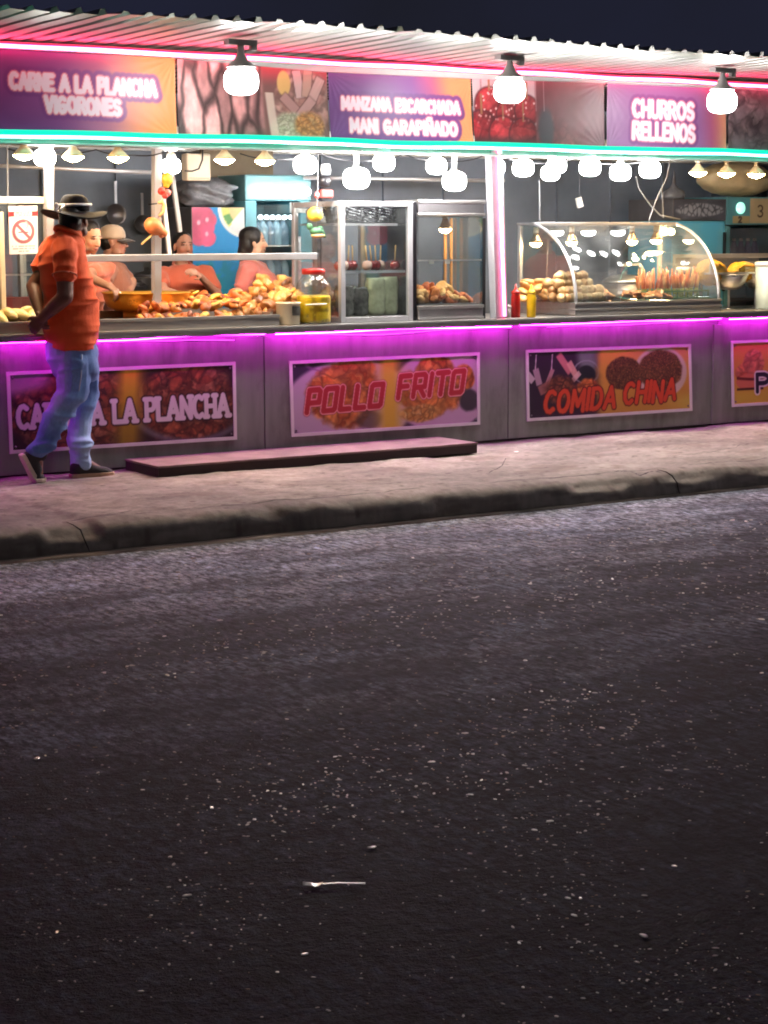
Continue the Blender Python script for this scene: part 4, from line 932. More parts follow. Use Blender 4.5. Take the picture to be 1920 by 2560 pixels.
def squeeze(at, m, label):
    t = thing('squeeze_bottle', label, 'sauce bottle', at, 'sauce bottles by the curved case')
    mb = MB(); mb.lathe([(.031, 0), (.034, .006), (.034, .15), (.031, .165), (.030, .170)], at, 20); mb.build('body', m, t)
    mb = MB(); mb.lathe([(.033, .170), (.033, .188), (.020, .198), (.010, .215), (.005, .245), (0, .246)], at, 18); mb.build('nozzle', m, t)
p = P(1289, 786, .05); p.z = CT + .001; squeeze(p, M['red_plastic'], 'red sauce squeeze bottle left of the yellow one')
p = P(1328, 788, -.03); p.z = CT + .001; squeeze(p, M['yellow_plastic'], 'yellow mustard squeeze bottle in front of the curved case')
p = P(1263, 786, .06); p.z = CT + .001; t = thing('sauce_cup', 'small white lidded cup beside the red sauce bottle', 'cup', p)
mb = MB(); mb.lathe([(.036, 0), (.042, .07), (.0, .071)], p, 20); mb.build('body', M['alu'], t); mb = MB(); mb.lathe([(.046, .0715), (.046, .088), (.03, .094), (0, .095)], p, 20); mb.build('lid', M['white_paint'], t)

# aluminium display case -------------------------------------------------
def frame_box(x0, x1, y0, y1, z0, z1, w, t, m, name='frame'):
    mb = MB()
    for x in (x0, x1 - w):
        for y in (y0, y1 - w): mb.box((x, y, z0), (x + w, y + w, z1))
    for z in (z0, z1 - w):
        for y in (y0, y1 - w): mb.box((x0 + w, y + .001, z + .001), (x1 - w, y + w - .001, z + w - .001))
        for x in (x0, x1 - w): mb.box((x + .001, y0 + w, z + .001), (x + w - .001, y1 - w, z + w - .001))
    return mb.build(name, m, t, bevel=.003)
def panes(x0, x1, y0, y1, z0, z1, t, m, sides='flrb'):
    for s in sides:
        mb = MB()
        if s == 'f': mb.box((x0, y0, z0), (x1, y0 + .004, z1))
        if s == 'b': mb.box((x0, y1 - .004, z0), (x1, y1, z1))
        if s == 'l': mb.box((x0, y0 + .005, z0), (x0 + .004, y1 - .005, z1))
        if s == 'r': mb.box((x1 - .004, y0 + .005, z0), (x1, y1 - .005, z1))
        mb.build('pane', m, t)
ax0, ax1 = P(853, 803, .02).x, P(1033, 803, .02).x; ay0, ay1 = .02, .70; az0, az1 = CT + .001, 1.741
ac = thing('display_case', 'aluminium framed glass case holding snack bags and candied apples', 'display case', V((ax0 + ax1) / 2, .36, az0))
frame_box(ax0, ax1, ay0, ay1, az0, az1, .038, ac, M['alu'])
panes(ax0 + .012, ax1 - .012, ay0 + .012, ay1 - .012, az0 + .036, az1 - .036, ac, M['glass'], 'flr')
zs1 = P(940, 563, .1).z; zs2 = P(940, 680, .2).z
for z in (zs1, zs2):
    mb = MB(); sy_ = .15 if z == zs1 else .05; mb.box((ax0 + .04, ay0 + sy_, z), (ax1 - .04, ay1 - .05, z + .012)); mb.build('shelf', M['glass'] if z == zs2 else M['alu'], ac)
    mb = MB(); mb.box((ax0 + .04, ay0 + sy_ - .01, z - .004), (ax1 - .04, ay0 + sy_ - .0005, z + .014)); mb.build('shelf_edge', M['alu'], ac)
mb = MB(); mb.box((ax0 + .16, ay1 - .05, zs2), (ax0 + .185, ay1 - .03, zs1)); mb.build('stile', M['alu'], ac)
def bag_mesh(name, w, d, h, m, seed, crinkle=.012, pinch=True, pf=.55):
    mb = MB(); vs = []; n = 26; K = 16; rr = np.random.RandomState(seed); ph = rr.rand(8) * 6.28; rings = []
    for i in range(K + 1):
        t = i / K; s = (1 - .1 * (1 - t)) * (1 if t < .72 or not pinch else 1 - pf * ((t - .72) / .28) ** 1.3) * (math.sin(min(1, t / .12) * 1.57) * .25 + .75)
        row = []
        for k in range(n):
            a = 2 * math.pi * k / n; ca, sa = math.cos(a), math.sin(a)
            r = 1 / max(abs(ca), abs(sa)) * .35 + .65
            q = 1 + crinkle / .05 * .25 * (math.sin(5 * a + ph[0] + 7 * t) * math.sin(9 * t + ph[1]) + .6 * math.sin(11 * a + ph[2] - 13 * t))
            row.append(V(w / 2 * s * r * ca * q, d / 2 * s * r * sa * q, h * t))
        vs += row
    fs = [(i * n + k, i * n + (k + 1) % n, (i + 1) * n + (k + 1) % n, (i + 1) * n + k) for i in range(K) for k in range(n)]
    fs.append(tuple(range(n))[::-1]); fs.append(tuple(K * n + k for k in range(n)))
    mb.add(vs, fs, 0, True); o = mb.build(name, m); me = o.data; bpy.data.objects.remove(o); return me
def put(name, me, at, label, cat, group=None, rotz=0, s=1):
    o = bpy.data.objects.new(name, me); COL.objects.link(o); o.location = at; o.rotation_euler = (0, 0, rotz); o.scale = (s, s, s); ORG[o.name] = Vector(at); return tag(o, label, cat, group)
foil_dark = mat('dark snack bag', (128, 124, 118), .22, .1, .85, 13, .8, 36, coat=.6)
foil_green = mat('pale green snack bag', (212, 214, 172), .3, 0, .3, 14, .5, 30, coat=.5)
foil_black = mat('black glossy wrapper', (26, 24, 30), .14, .1, .5, 30, .9, 40, coat=.9)
bz = az0 + .04
bw = (ax1 - ax0 - .09) / 4
for k, (m, lb) in enumerate([(foil_dark, 'dark patterned snack bag at the left end inside the aluminium case'), (foil_dark, 'dark patterned snack bag leaning on the pale green ones'), (foil_green, 'pale green snack bag next to the dark ones'), (foil_green, 'pale green snack bag at the right end inside the aluminium case')]):
    h = (.215, .20, .265, .27)[k]
    put('snack_bag', bag_mesh('snack_bag', bw * 1.12, .11, h, m, 60 + k, .016 if k < 2 else .012, True, .12), V(ax0 + .045 + bw * (k + .5), .15 + .02 * (k % 2), bz), lb, 'snack bag', 'snack bags in the aluminium case')
for k in range(3): put('snack_bag', bag_mesh('snack_bag', bw * 1.3, .12, .2, foil_dark if k == 0 else foil_green, 70 + k), V(ax0 + .11 + .17 * k, .36, bz), ('dark snack bag in the second row of the aluminium case', 'left pale green bag in the second row of the case', 'right pale green bag in the second row of the case')[k], 'snack bag', 'snack bags in the aluminium case')
rr = random.Random(12)
bm_ = [bag_mesh('black_wrapper', .15, .10, .05, foil_black, 80 + k, .03, False) for k in range(3)]
for j in range(3):
    for i in range(4):
        put('black_wrapper', bm_[(i + j) % 3], V(ax0 + .10 + .135 * i + rr.uniform(-.02, .02), .23 + .03 * rr.random(), zs1 + .0145 + .042 * j), 'glossy black wrapped snack stacked on the top shelf of the case', 'wrapped snack', 'black wrapped snacks on the top shelf', rr.uniform(-.3, .3))
apple = mat('candy apple', (150, 40, 40), .15, 0, .25, 8, coat=.8); applew = mat('frosted apple', (216, 176, 160), .35, 0, .2, 14)
me_a = None
for k in range(9):
    m = apple if k % 3 != 1 else applew
    at = V(ax0 + .07 + .058 * k, .16 + .10 * ((k * 5) % 4) / 3, zs2 + .013)
    t = thing('candied_apple', 'candied apple on a stick on the middle shelf of the case', 'candied apple', at, 'candied apples in the aluminium case')
    mb = MB(); mb.lathe([(0, 0), (.022, .003), (.036, .022), (.038, .04), (.028, .062), (.008, .068), (0, .064)], at, 16); mb.build('apple', m, t)
    mb = MB(); mb.tube([at + V(0, 0, .06), at + V(.012 * math.sin(k), .006, .175)], .005, 6); mb.build('stick', M['wood'], t)
# red and white bag seen at the back left of the case
put('plastic_bag', bag_mesh('plastic_bag', .17, .12, .12, mat('clear crumpled plastic', (206, 204, 206), .2, 0, .3, 10, .8, 20, coat=.6), 91, .03), V(ax0 + .12, .52, zs1 + .016), 'crumpled clear plastic bag at the back of the top shelf', 'plastic bag')

# warm glass cabinet -----------------------------------------------------
hx0, hx1 = P(1046, 800, .02).x, P(1213, 800, .02).x; hy0, hy1 = .02, .46; hz0, hz1 = CT + .001, P(1130, 502, .02).z
hc = thing('warming_cabinet', 'steel and glass warming cabinet lit by a warm bulb, left of the pink post', 'food warmer', V((hx0 + hx1) / 2, .24, hz0))
zt = lambda py: P(1130, py, .02).z
mb = MB(); mb.box((hx0, hy0, hz0), (hx1 - .02, hy1, zt(770))); mb.box((hx0 - .006, hy0 - .008, zt(771)), (hx1 - .014, hy1 + .004, zt(763))); mb.box((hx0 - .004, hy0 - .006, zt(798)), (hx1 - .012, hy1, zt(792))); mb.build('base', M['steel'], hc, bevel=.004)
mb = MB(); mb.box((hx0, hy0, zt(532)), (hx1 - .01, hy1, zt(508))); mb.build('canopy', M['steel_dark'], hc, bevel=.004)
mb = MB(); mb.box((hx0 - .006, hy0 - .008, zt(509)), (hx1, hy1 + .006, zt(500))); mb.box((hx0 - .004, hy0 - .006, zt(540)), (hx1 - .004, hy1 + .004, zt(532))); mb.build('trim', M['steel'], hc, bevel=.006)
mb = MB(); mb.box((hx0 - .045, hy0 + .01, hz0), (hx0 - .008, hy1, zt(505))); mb.build('side_column', M['black_trim'], hc, bevel=.003)
mb = MB(); mb.box((hx1 - .018, hy0 + .012, hz0), (hx1 + .012, hy0 + .045, zt(545))); mb.build('side_column', M['black_trim'], hc, bevel=.003)
panes(hx0 + .004, hx1 - .02, hy0 + .006, hy1 - .004, zt(763), zt(540), hc, M['glass'], 'flr')
mb = MB(); z = zt(652); mb.box((hx0 + .01, hy0 + .02, z), (hx1 - .03, hy1 - .02, z + .006)); mb.build('shelf', M['glass'], hc); mb = MB(); mb.box((hx0 + .008, hy0 + .012, z - .002), (hx1 - .026, hy0 + .0195, z + .010)); mb.build('shelf_edge', M['alu'], hc)
mb = MB()
for fx in (.10, .24): mb.box((hx0 + .01 + fx, hy0 + .03, z - .022), (hx0 + .055 + fx, hy0 + .034, z - .003))
mb.build('price_tag', M['white_paint'], hc)
def heat_bulb(at, label, hot='hot', r=.046, grp='heat bulbs over the food'):
    t = thing('heat_bulb', label, 'heat lamp', at, grp)
    mb = MB(); mb.lathe([(.02, .115), (.022, .07)], at, 14); mb.build('socket', M['cream'], t)
    mb = MB(); mb.lathe([(.019, .0695), (.024, .05), (r * .85, .018), (r, .0), (r * .99, -.006)], at, 20); mb.build('bulb_glass', M['amber'], t)
    mb = MB(); mb.lathe([(r * .97, -.0065), (r * .8, -.022), (r * .4, -.034), (0, -.038)], at, 18); mb.build('lens', M['bulb_warm'], t)
M['amber'] = mat('amber mirrored bulb', (232, 176, 120), .16, .75, .3, 14)
heat_bulb(P(1113, 570, .22), 'warm bulb inside the warming cabinet')
mb = MB()
for px in (1113, 1128): mb.bar(P(px, 545, .40), P(px, 760, .40), .016)
mb.build('rod', mat('warm lit rod', (220, 160, 100), .4, .2), hc)
tray = thing('bread_tray', 'crisp orange pastries heaped on a tray in the warming cabinet', 'pastry tray', V(hx0 + .22, .24, zt(763)))
mb = MB(); mb.box((hx0 + .012, hy0 + .03, zt(763) + .001), (hx1 - .06, hy1 - .03, zt(763) + .012)); mb.build('tray', M['steel'], tray)
pm = [chunk_mesh('fried_pastry', .048, 100 + k, food_mat('fried pastry %d' % k, c, .35, 26), (1.25, .8, .5), rough=.18) for k, c in enumerate([(232, 138, 72), (242, 176, 106), (206, 104, 56)])]
pts = []; rr = random.Random(21)
for j in [0, 0, 1, 1, 2, 2, 3]:
    for i in range(8 - j):
        pts.append(V(hx0 + .055 + .062 * i + .02 * rr.random() + .01 * j, .10 + .10 * rr.random(), zt(763) + .035 + .028 * j if i < 5 or j < 1 else zt(763) + .035 + .02 * j))
food('fried_pastry', pm, pts, 'crisp orange pastry in the warming cabinet', 'pastry', 'pastries in the warming cabinet', seed=9)

# curved glass case ------------------------------------------------------
cL = P(1438, 788, -.02); cR = P(1802, 771, -.02); cx0, cx1 = cL.x, cR.x; cy0, cy1 = -.02, .72
zb0, zb1 = CT + .001, P(1438, 757, -.02).z
cc = thing('curved_display_case', 'curved glass food case on a ribbed steel base with hot bulbs inside', 'display case', V((cx0 + cx1) / 2, .35, CT))
mb = MB(); mb.box((cx0, cy0, zb0), (cx1, cy1, zb1))
for a_, b_ in ((.02, .16), (.42, .54), (.84, 1.0)): mb.box((cx0 - .006, cy0 - .008, zb0 + (zb1 - zb0) * a_), (cx1 + .006, cy1, zb0 + (zb1 - zb0) * b_))
mb.build('base', M['steel'], cc, bevel=.003)
zc1 = P(1330, 560, .50).z
def curve_pt(t): # front glass profile from base front up and back to the top bar
    a = t * 1.35; return (cy0 + .01 + .52 * (1 - math.cos(a)) / (1 - math.cos(1.35)), zb1 + (zc1 - zb1) * math.sin(a) / math.sin(1.35))
prof = [curve_pt(i / 14) for i in range(15)]
for x, nm in ((cx0 + .004, 0), (cx1 - .024, 1)):
    mb = MB(); mb.tube([V(x + .01, y, z) for y, z in prof], .0125, 8); mb.build('curved_rail', M['alu'], cc)
mb = MB(); vs = []; nx_ = 2
for y, z in prof: vs += [V(cx0 + .02, y, z), V(cx1 - .02, y, z)]
mb.add(vs, [(2 * i, 2 * i + 1, 2 * i + 3, 2 * i + 2) for i in range(14)], 0, True); o = mb.build('curved_pane', M['glass_curved'], cc); sd = o.modifiers.new('thickness', 'SOLIDIFY'); sd.thickness = .004
mb = MB(); mb.box((cx0, .50, zc1 - .012), (cx1, .53, zc1 + .014)); mb.box((cx0, .531, zc1 - .008), (cx1, .72, zc1 + .010)); mb.build('top', M['steel'], cc, bevel=.003)
for x in (cx0 + .01, cx1 - .03): mb = MB(); mb.bar(V(x + .01, .70, zb1), V(x + .01, .70, zc1 - .01), .028); mb.build('post', M['alu'], cc)
for x in (cx0 + .006, cx1 - .010):
    mb = MB(); pr = [V(x, y + .004, z) for y, z in prof] + [V(x, .70, prof[-1][1]), V(x, .70, zb1)]
    n_ = len(pr); mb.add(pr + [q + V(.004, 0, 0) for q in pr], [tuple(range(n_)), tuple(range(n_, 2 * n_))[::-1]] + [(i, (i + 1) % n_, n_ + (i + 1) % n_, n_ + i) for i in range(n_)]); mb.build('side_pane', M['glass'], cc)
for px, py, lb in [(1340, 606, 'amber heat bulb behind the left curved rail'), (1429, 603, 'second amber heat bulb from the left in the curved case'), (1580, 601, 'amber heat bulb over the fritters in the curved case'), (1640, 599, 'amber heat bulb over the skewers in the curved case')]: heat_bulb(P(px, py, .56), lb)
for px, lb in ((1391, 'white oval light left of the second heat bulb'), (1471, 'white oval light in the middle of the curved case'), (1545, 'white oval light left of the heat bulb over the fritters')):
    p = P(px, 582, .60); t = thing('oval_light', lb, 'light', p, 'white oval lights in the curved case')  # glowing ovals added where the case glass would reflect the lamps
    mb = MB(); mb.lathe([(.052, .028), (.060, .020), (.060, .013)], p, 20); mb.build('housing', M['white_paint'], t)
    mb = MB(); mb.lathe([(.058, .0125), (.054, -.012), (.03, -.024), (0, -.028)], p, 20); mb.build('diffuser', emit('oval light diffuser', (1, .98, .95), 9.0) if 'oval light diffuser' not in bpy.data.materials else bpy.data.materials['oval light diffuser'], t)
p = P(1661, 579, .62); t = thing('light_bulb', 'small round warm bulb at the right end of the curved case', 'light bulb', p)
mb = MB(); mb.ell(p, (.03, .03, .03)); mb.build('bulb', M['bulb_warm'], t); mb = MB(); mb.lathe([(.014, .027), (.014, .06)], p, 10); mb.build('socket', M['cream'], t)
bz = zb1 + .002
dough = [chunk_mesh('dough_ball', .040, 120 + k, food_mat('fried dough %d' % k, c, .28, 16), (1, .95, .85), rough=.07) for k, c in enumerate([(216, 170, 112), (196, 146, 94), (226, 186, 130)])]
pts = []; rr = random.Random(31); xm0, xm1 = P(1362, 745, .25).x, P(1512, 745, .1).x
for j in range(4):
    n = 9 - j
    for i in range(n):
        for d_ in range(2 if j < 3 else 1): pts.append(V(xm0 + .02 + (xm1 - xm0 - .04) * (i + .5 * (j % 2)) / 8.2 + .012 * rr.random(), .07 + .10 * d_ + .03 * j + .02 * rr.random(), bz + .034 + .052 * j))
food('dough_ball', dough, pts, 'golden fried dough ball in the heap inside the curved case', 'dough ball', 'dough ball heap', seed=10)
pts = [P(1302 + 7 * i, 742 - 12 * (i % 4), .28 + .03 * (i % 5)) for i in range(10)]
for p in pts: p.z = max(p.z, bz + .03)
food('empanada', [chunk_mesh('empanada', .05, 130 + k, food_mat('empanada crust %d' % k, (220, 160, 90), .25), (1.2, .8, .45), rough=.1) for k in range(2)], pts, 'golden turnover stacked behind the sauce bottles', 'turnover', 'turnovers behind the sauce bottles', seed=11)
frit = [chunk_mesh('flat_fritter', .05, 140 + k, food_mat('flat fritter %d' % k, c, .25, 20), (1.3, .75, .28), rough=.16) for k, c in enumerate([(222, 150, 92), (206, 128, 72), (234, 180, 120)])]
rr = random.Random(41); xf0, xf1 = P(1518, 750, .08).x, P(1665, 750, .08).x
food('flat_fritter', frit, [V(xf0 + (xf1 - xf0) * rr.random(), .05 + .16 * rr.random(), bz + .018 + .03 * rr.random()) for _ in range(26)], 'thin golden fritter lying in front of the skewers', 'fritter', 'fritters in the curved case', seed=12)
rk = thing('skewer_rack', 'green plastic rack holding the upright skewers', 'rack', P(1700, 750, .12))
gx0_, gx1_ = P(1610, 748, .10).x, P(1768, 748, .10).x; gm = mat('green plastic rack', (46, 104, 62), .4)
mb = MB(); mb.box((gx0_, .08, bz), (gx1_, .30, bz + .012)); mb.box((gx0_, .08, bz + .055), (gx1_, .088, bz + .068)); mb.box((gx0_, .292, bz + .055), (gx1_, .30, bz + .068))
for i in range(7): x = gx0_ + (gx1_ - gx0_ - .01) * i / 6; mb.box((x, .082, bz + .0125), (x + .008, .087, bz + .0545)); mb.box((x, .0885, bz + .056), (x + .008, .2915, bz + .066))
mb.build('rack_body', gm, rk)
rr = random.Random(51); hots = [food_mat('skewered meat %d' % k, c, .3, 26) for k, c in enumerate([(226, 132, 72), (198, 100, 56), (236, 168, 104)])]; stk = mat('green tipped stick', (150, 160, 70), .6)
for i in range(62):
    x = gx0_ + .01 + (gx1_ - gx0_ - .02) * ((i * .618) % 1); y = .10 + .17 * rr.random(); at = V(x, y, bz + .014); tx, ty = rr.uniform(-.055, .055), rr.uniform(-.03, .03)
    t = thing('meat_skewer', 'upright orange meat skewer standing in the green rack', 'skewer', at, 'skewers in the green rack')
    a = at + V(tx * .35, ty * .35, .07); b_ = at + V(tx, ty, .15 + .09 * rr.random())
    mb = MB(); mb.tube([at, a], .0045, 6); mb.build('stick', stk, t)
    mb = MB(); mb.tube([a, a * .66 + b_ * .34, a * .33 + b_ * .67, b_], [.008, .0115, .010, .005], 7); mb.build('meat', rr.choice(hots), t)
p = P(1725, 700, .42); p.z = bz; t = thing('plastic_jar', 'clear lidded plastic jar behind the skewers', 'jar', p)
mb = MB(); mb.lathe([(.10, 0), (.105, .02), (.105, .20)], p, 24); mb.build('body', glass('hazy plastic', (.9, .88, .86), .1, .1, .35), t); mb = MB(); mb.lathe([(.112, .2005), (.112, .235), (.10, .242), (0, .243)], p, 24); mb.build('lid', mat('milky lid', (196, 190, 188), .4), t)
p = P(1560, 742, .95); p.z = CT + .04; t = thing('cooking_pot', 'grey lidded pot standing behind the curved case', 'pot', p)
mb = MB(); mb.lathe([(.17, 0), (.18, .02), (.18, .17)], p, 28); mb.build('pot_body', M['steel_dark'], t); mb = MB(); mb.lathe([(.186, .1705), (.18, .19), (.12, .225), (.02, .24), (.02, .262), (.0, .264)], p, 28); mb.build('lid', M['steel'], t)
t = thing('ladle', 'pale ladle resting across the grey pot behind the curved case', 'ladle', p + V(0, -.05, .25)); a = P(1555, 664, .8); b_ = P(1598, 660, .8)
mb = MB(); mb.bar(a, b_, .014, .018); mb.build('handle', M['alu'], t); mb = MB(); mb.tube([b_, b_ + V(.02, 0, -.03), b_ + V(.05, 0, -.14)], [.016, .02, .012], 8); mb.build('bowl', M['alu'], t)

# right end: glass fronted tray, steel bowls, bucket ----------------------
rx0, rx1 = P(1778, 640, .15).x, P(1990, 640, .15).x; ry = .15
rt = thing('raised_food_tray', 'glass fronted steel tray of yellow rice at the right end of the counter', 'food tray', V(rx0 + .3, .3, CT))
zt2 = lambda py: P(1830, py, ry).z
mb = MB(); mb.box((rx0, ry, zt2(645)), (rx1, ry + .03, zt2(634))); mb.box((rx0, ry, zt2(686)), (rx1, ry + .46, zt2(681))); mb.box((rx0, ry + .031, zt2(645)), (rx0 + .012, ry + .46, zt2(636))); mb.box((rx0, ry + .002, zt2(681)), (rx0 + .014, ry + .02, zt2(645)))
mb.box((rx0 + .02, ry + .40, CT), (rx0 + .045, ry + .43, zt2(686))); mb.box((rx1 - .05, ry + .40, CT), (rx1 - .02, ry + .43, zt2(686))); mb.box((rx0, ry + .43, zt2(681)), (rx1, ry + .46, zt2(640))); mb.build('frame', M['steel'], rt, bevel=.003)
mb = MB(); mb.box((rx0 + .015, ry + .008, zt2(681)), (rx1 - .01, ry + .012, zt2(645))); mb.build('pane', M['glass'], rt)
for fx0, fx1, ph in ((1784, 1842, 0), (1848, 1900, 1)):
    a = P(fx0, 683, ry).x; b_ = P(fx1, 683, ry).x
    mb = MB(); mb.ell(V((a + b_) / 2 - (.03 if not ph else -.05), ry + .14, zt2(682)), ((b_ - a) * .62, .10, .105 if not ph else .085), 24)
    def dz(q, no): return .014 * (vnoise3(q * 75, 7) - .5) + .016 * (vnoise3(q * 22, 9) - .5)
    o = blob('yellow_rice', mb, bpy.data.materials.get('yellow rice') or food_mat('yellow rice', (248, 176, 46), .22, 60), rt, .007, 1, dz)
bwl = None
for px, lb in ((1823, 'round bottomed steel bowl hanging under the yellow rice, left one'), (1898, 'round bottomed steel bowl beside the white bucket')):
    p = P(px, 688, .26); p.z = zt2(688); t = thing('steel_bowl', lb, 'bowl', p, 'steel bowls under the rice tray')
    mb = MB(); mb.lathe([(.150, .0), (.150, -.006), (.135, -.05), (.105, -.095), (.06, -.118), (.0, -.12)], p, 30); mb.build('bowl_body', M['steel'], t)
    mb = MB(); mb.lathe([(.156, .0), (.156, .006), (.14, .006), (.14, .0)], p, 30); mb.build('rim', M['alu'], t)
    mb = MB(); mb.tube([p + V(0, 0, -.12), p + V(0, 0, CT + .012 - p.z)], .010, 10); mb.lathe([(.05, CT + .001 - p.z), (.045, CT + .012 - p.z), (0, CT + .0121 - p.z)], p, 20); mb.build('stand', M['steel'], t)
p = P(1921, 757, .10); p.z = CT + .001; t = thing('white_bucket', 'tall pale bucket with a white lid at the right edge', 'bucket', p)
mb = MB(); mb.lathe([(.098, 0), (.102, .01), (.112, .345)], p, 30); mb.build('body', mat('pale green bucket', (186, 198, 190), .45), t); mb = MB(); mb.lathe([(.118, .3455), (.118, .372), (.10, .382), (0, .384)], p, 30); mb.build('lid', M['white_paint'], t)

# ------------------------------------------------------------------ behind the counter
def fridge(px0, px1, pyt, Y, label, depth=.6, pyb=700):
    a = P(px0, pyt, Y); b_ = P(px1, pyt, Y); return a.x, b_.x, a.z
# fridge with the tube light
fx0, fx1, fz = fridge(612, 778, 436, 1.75, ''); f = thing('drinks_fridge', 'teal drinks fridge with a lit white tube across its header', 'fridge', V((fx0 + fx1) / 2, 2, 0), 'fridges behind the counter')
Y = 1.75; z1 = P(690, 502, Y).z
mb = MB(); mb.box((fx0, Y, z1), (fx1, Y + .62, fz)); mb.build('header', mat('pale teal header', (112, 160, 166), .4), f, bevel=.01)
mb = MB(); mb.box((fx0, Y, .05), (fx0 + .10, Y + .62, z1 - .002)); mb.box((fx1 - .10, Y, .05), (fx1, Y + .62, z1 - .002)); mb.box((fx0 + .1005, Y + .58, .05), (fx1 - .1005, Y + .62, z1 - .002)); mb.box((fx0 + .1005, Y + .02, .05), (fx1 - .1005, Y + .579, .12)); mb.build('body', M['teal'], f, bevel=.006)
p0, p1 = P(626, 478, Y - .045), P(776, 480, Y - .045)
mb = MB(); mb.cap(V(p0.x + .035, p0.y, p0.z), V(p1.x - .035, p1.y, p0.z), .036, .036, 14); mb.build('tube_light', M['tube_white'], f)
mb = MB(); mb.box((fx0 + .101, Y + .01, .13), (fx1 - .101, Y + .016, z1 - .03)); mb.build('door_pane', M['glass'], f)
mb = MB()
for z in (1.42, 1.12, .8): mb.box((fx0 + .101, Y + .05, z), (fx1 - .101, Y + .57, z + .012))
mb.build('shelf', M['white_paint'], f)
mb = MB(); mb.box((fx1 - .14, Y - .03, 1.0), (fx1 - .115, Y - .005, 1.5)); mb.build('handle', M['alu'], f)
mb = MB()
zled = P(690, 543, Y + .03).z
for i in range(6): mb.ell(V(fx0 + .16 + (fx1 - fx0 - .32) * i / 5, Y + .05, zled), (.022, .02, .018), 10)
mb.build('inner_light', emit('fridge inner light', (.8, .95, 1.0), 5.0), f)
bt = [mat('pale blue bottle', (150, 176, 190), .2, 0, .2, 8, coat=.5), mat('clear blue jug', (116, 140, 158), .2, 0, .2, 8, coat=.5)]
k = 0
for z in (1.432, 1.132, .812):
    for i in range(5):
        at = V(fx0 + .17 + (fx1 - fx0 - .34) * i / 4, Y + .16, z + .001); k += 1
        t = thing('drink_bottle', 'pale bottle standing in the teal fridge', 'bottle', at, 'bottles in the tube-lit fridge')
        mb = MB(); mb.lathe([(.045, 0), (.05, .01), (.05, .13), (.03, .17), (.018, .19)], at, 14); mb.build('body', bt[k % 2], t); mb = MB(); mb.lathe([(.02, .1905), (.02, .215), (0, .216)], at, 12); mb.build('cap', M['white_paint'], t)
p = P(718, 520, Y + .1); t = thing('paper_carton', 'small white carton hanging in front of the tube-lit fridge', 'carton', p - V(0, .2, 0))
mb = MB(); mb.box(p + V(-.07, -.22, -.04), p + V(.08, -.16, .04)); mb.build('box', M['white_paint'], t, bevel=.004); mb = MB(); mb.box(p + V(-.068, -.2215, -.006), p + V(.078, -.2205, .004)); mb.build('stripe', M['steel_dark'], t)

# cooler with the fruit picture, grey bag on top
kx0, kx1, kz = fridge(478, 611, 517, 1.7, ''); Y = 1.7
ck = thing('drinks_cooler', 'tall drinks cooler with a bright blue fruit picture on its front', 'cooler', V((kx0 + kx1) / 2, 2, 0), 'fridges behind the counter')
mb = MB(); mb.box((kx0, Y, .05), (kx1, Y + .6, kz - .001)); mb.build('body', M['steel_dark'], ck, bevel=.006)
def fruit(x, y, W_, H_):
    v = y / H_; u = x / W_
    c = flat(x, (24, 140, 206)); c = lay(c, (70, 134, 206), sst(.55, .1, v)); c = lay(c, (70, 180, 226), sst(.5, .8, fbm2(x * 6, y * 3, 171)) * .6)
    c = lay(c, (36, 160, 96), sst(.48, .60, fbm2(x * 5, y * 6, 172)) * ellm(x, y, .26 * W_, .60 * H_, .30 * W_, .13 * H_, .4)); c = lay(c, (20, 128, 150), sst(.5, .6, fbm2(x * 8, y * 8, 173)) * ellm(x, y, .5 * W_, .62 * H_, .35 * W_, .12 * H_, .5) * .7)
    pink = np.maximum.reduce([ellm(x, y, a * W_, b_ * H_, .165 * W_, .045 * H_, .08) for a, b_ in [(a, 1 - (1 - b_) * .66) for a, b_ in ((.10, .95), (.24, .94), (.12, .88), (.30, .90), (.26, .84), (.10, .82), (.22, .78), (.12, .76), (.28, .755))]])
    c = layv(c, flat(x, (216, 84, 122)) * (.8 + .4 * fbm2(x * 9, y * 9, 174))[..., None], pink)
    for a, b_ in ((.28, .935), (.12, .92), (.27, .86)): c = lay(c, (244, 180, 200), ellm(x, y, a * W_, b_ * H_, .03 * W_, .012 * H_, .4))
    ex, ey = 1.0 * W_, 1.0 * H_; d = np.hypot(x - ex, (y - ey)); R_ = .50 * W_
    c = lay(c, (236, 236, 230), sst(R_ + .01, R_, d)); c = lay(c, (210, 206, 110), sst(R_ - .02, R_ - .03, d) * (x < .75 * W_)); a_ = np.arctan2(ey - y, ex - x)
    c = lay(c, (92, 150, 84), (d < R_ - .03) * sst(.30, .36, a_) * sst(.80, .74, a_)); c = lay(c, (226, 198, 140), sst(R_ * .62, R_ * .58, d) * (a_ < .75)); c = lay(c, (222, 224, 226), (d < R_ - .02) * (a_ > .84))
    return c
panel('front_picture', [V(kx0 + .004, Y - .006, kz - .004), V(kx1 - .004, Y - .006, kz - .004), V(kx1 - .004, Y - .006, .30), V(kx0 + .004, Y - .006, .30)], fruit, M['print'], ck, res=.009)
greyplastic = mat('grey translucent plastic', (128, 128, 134), .25, 0, .35, 9, .9, 18, coat=.4)
put('plastic_bag', bag_mesh('plastic_bag', (kx1 - kx0) * 1.0, .4, P(540, 442, Y).z - kz, greyplastic, 95, .035), V((kx0 + kx1) / 2 - .01, Y + .22, kz + .001), 'crumpled grey plastic bag on top of the fruit picture cooler', 'plastic bag')
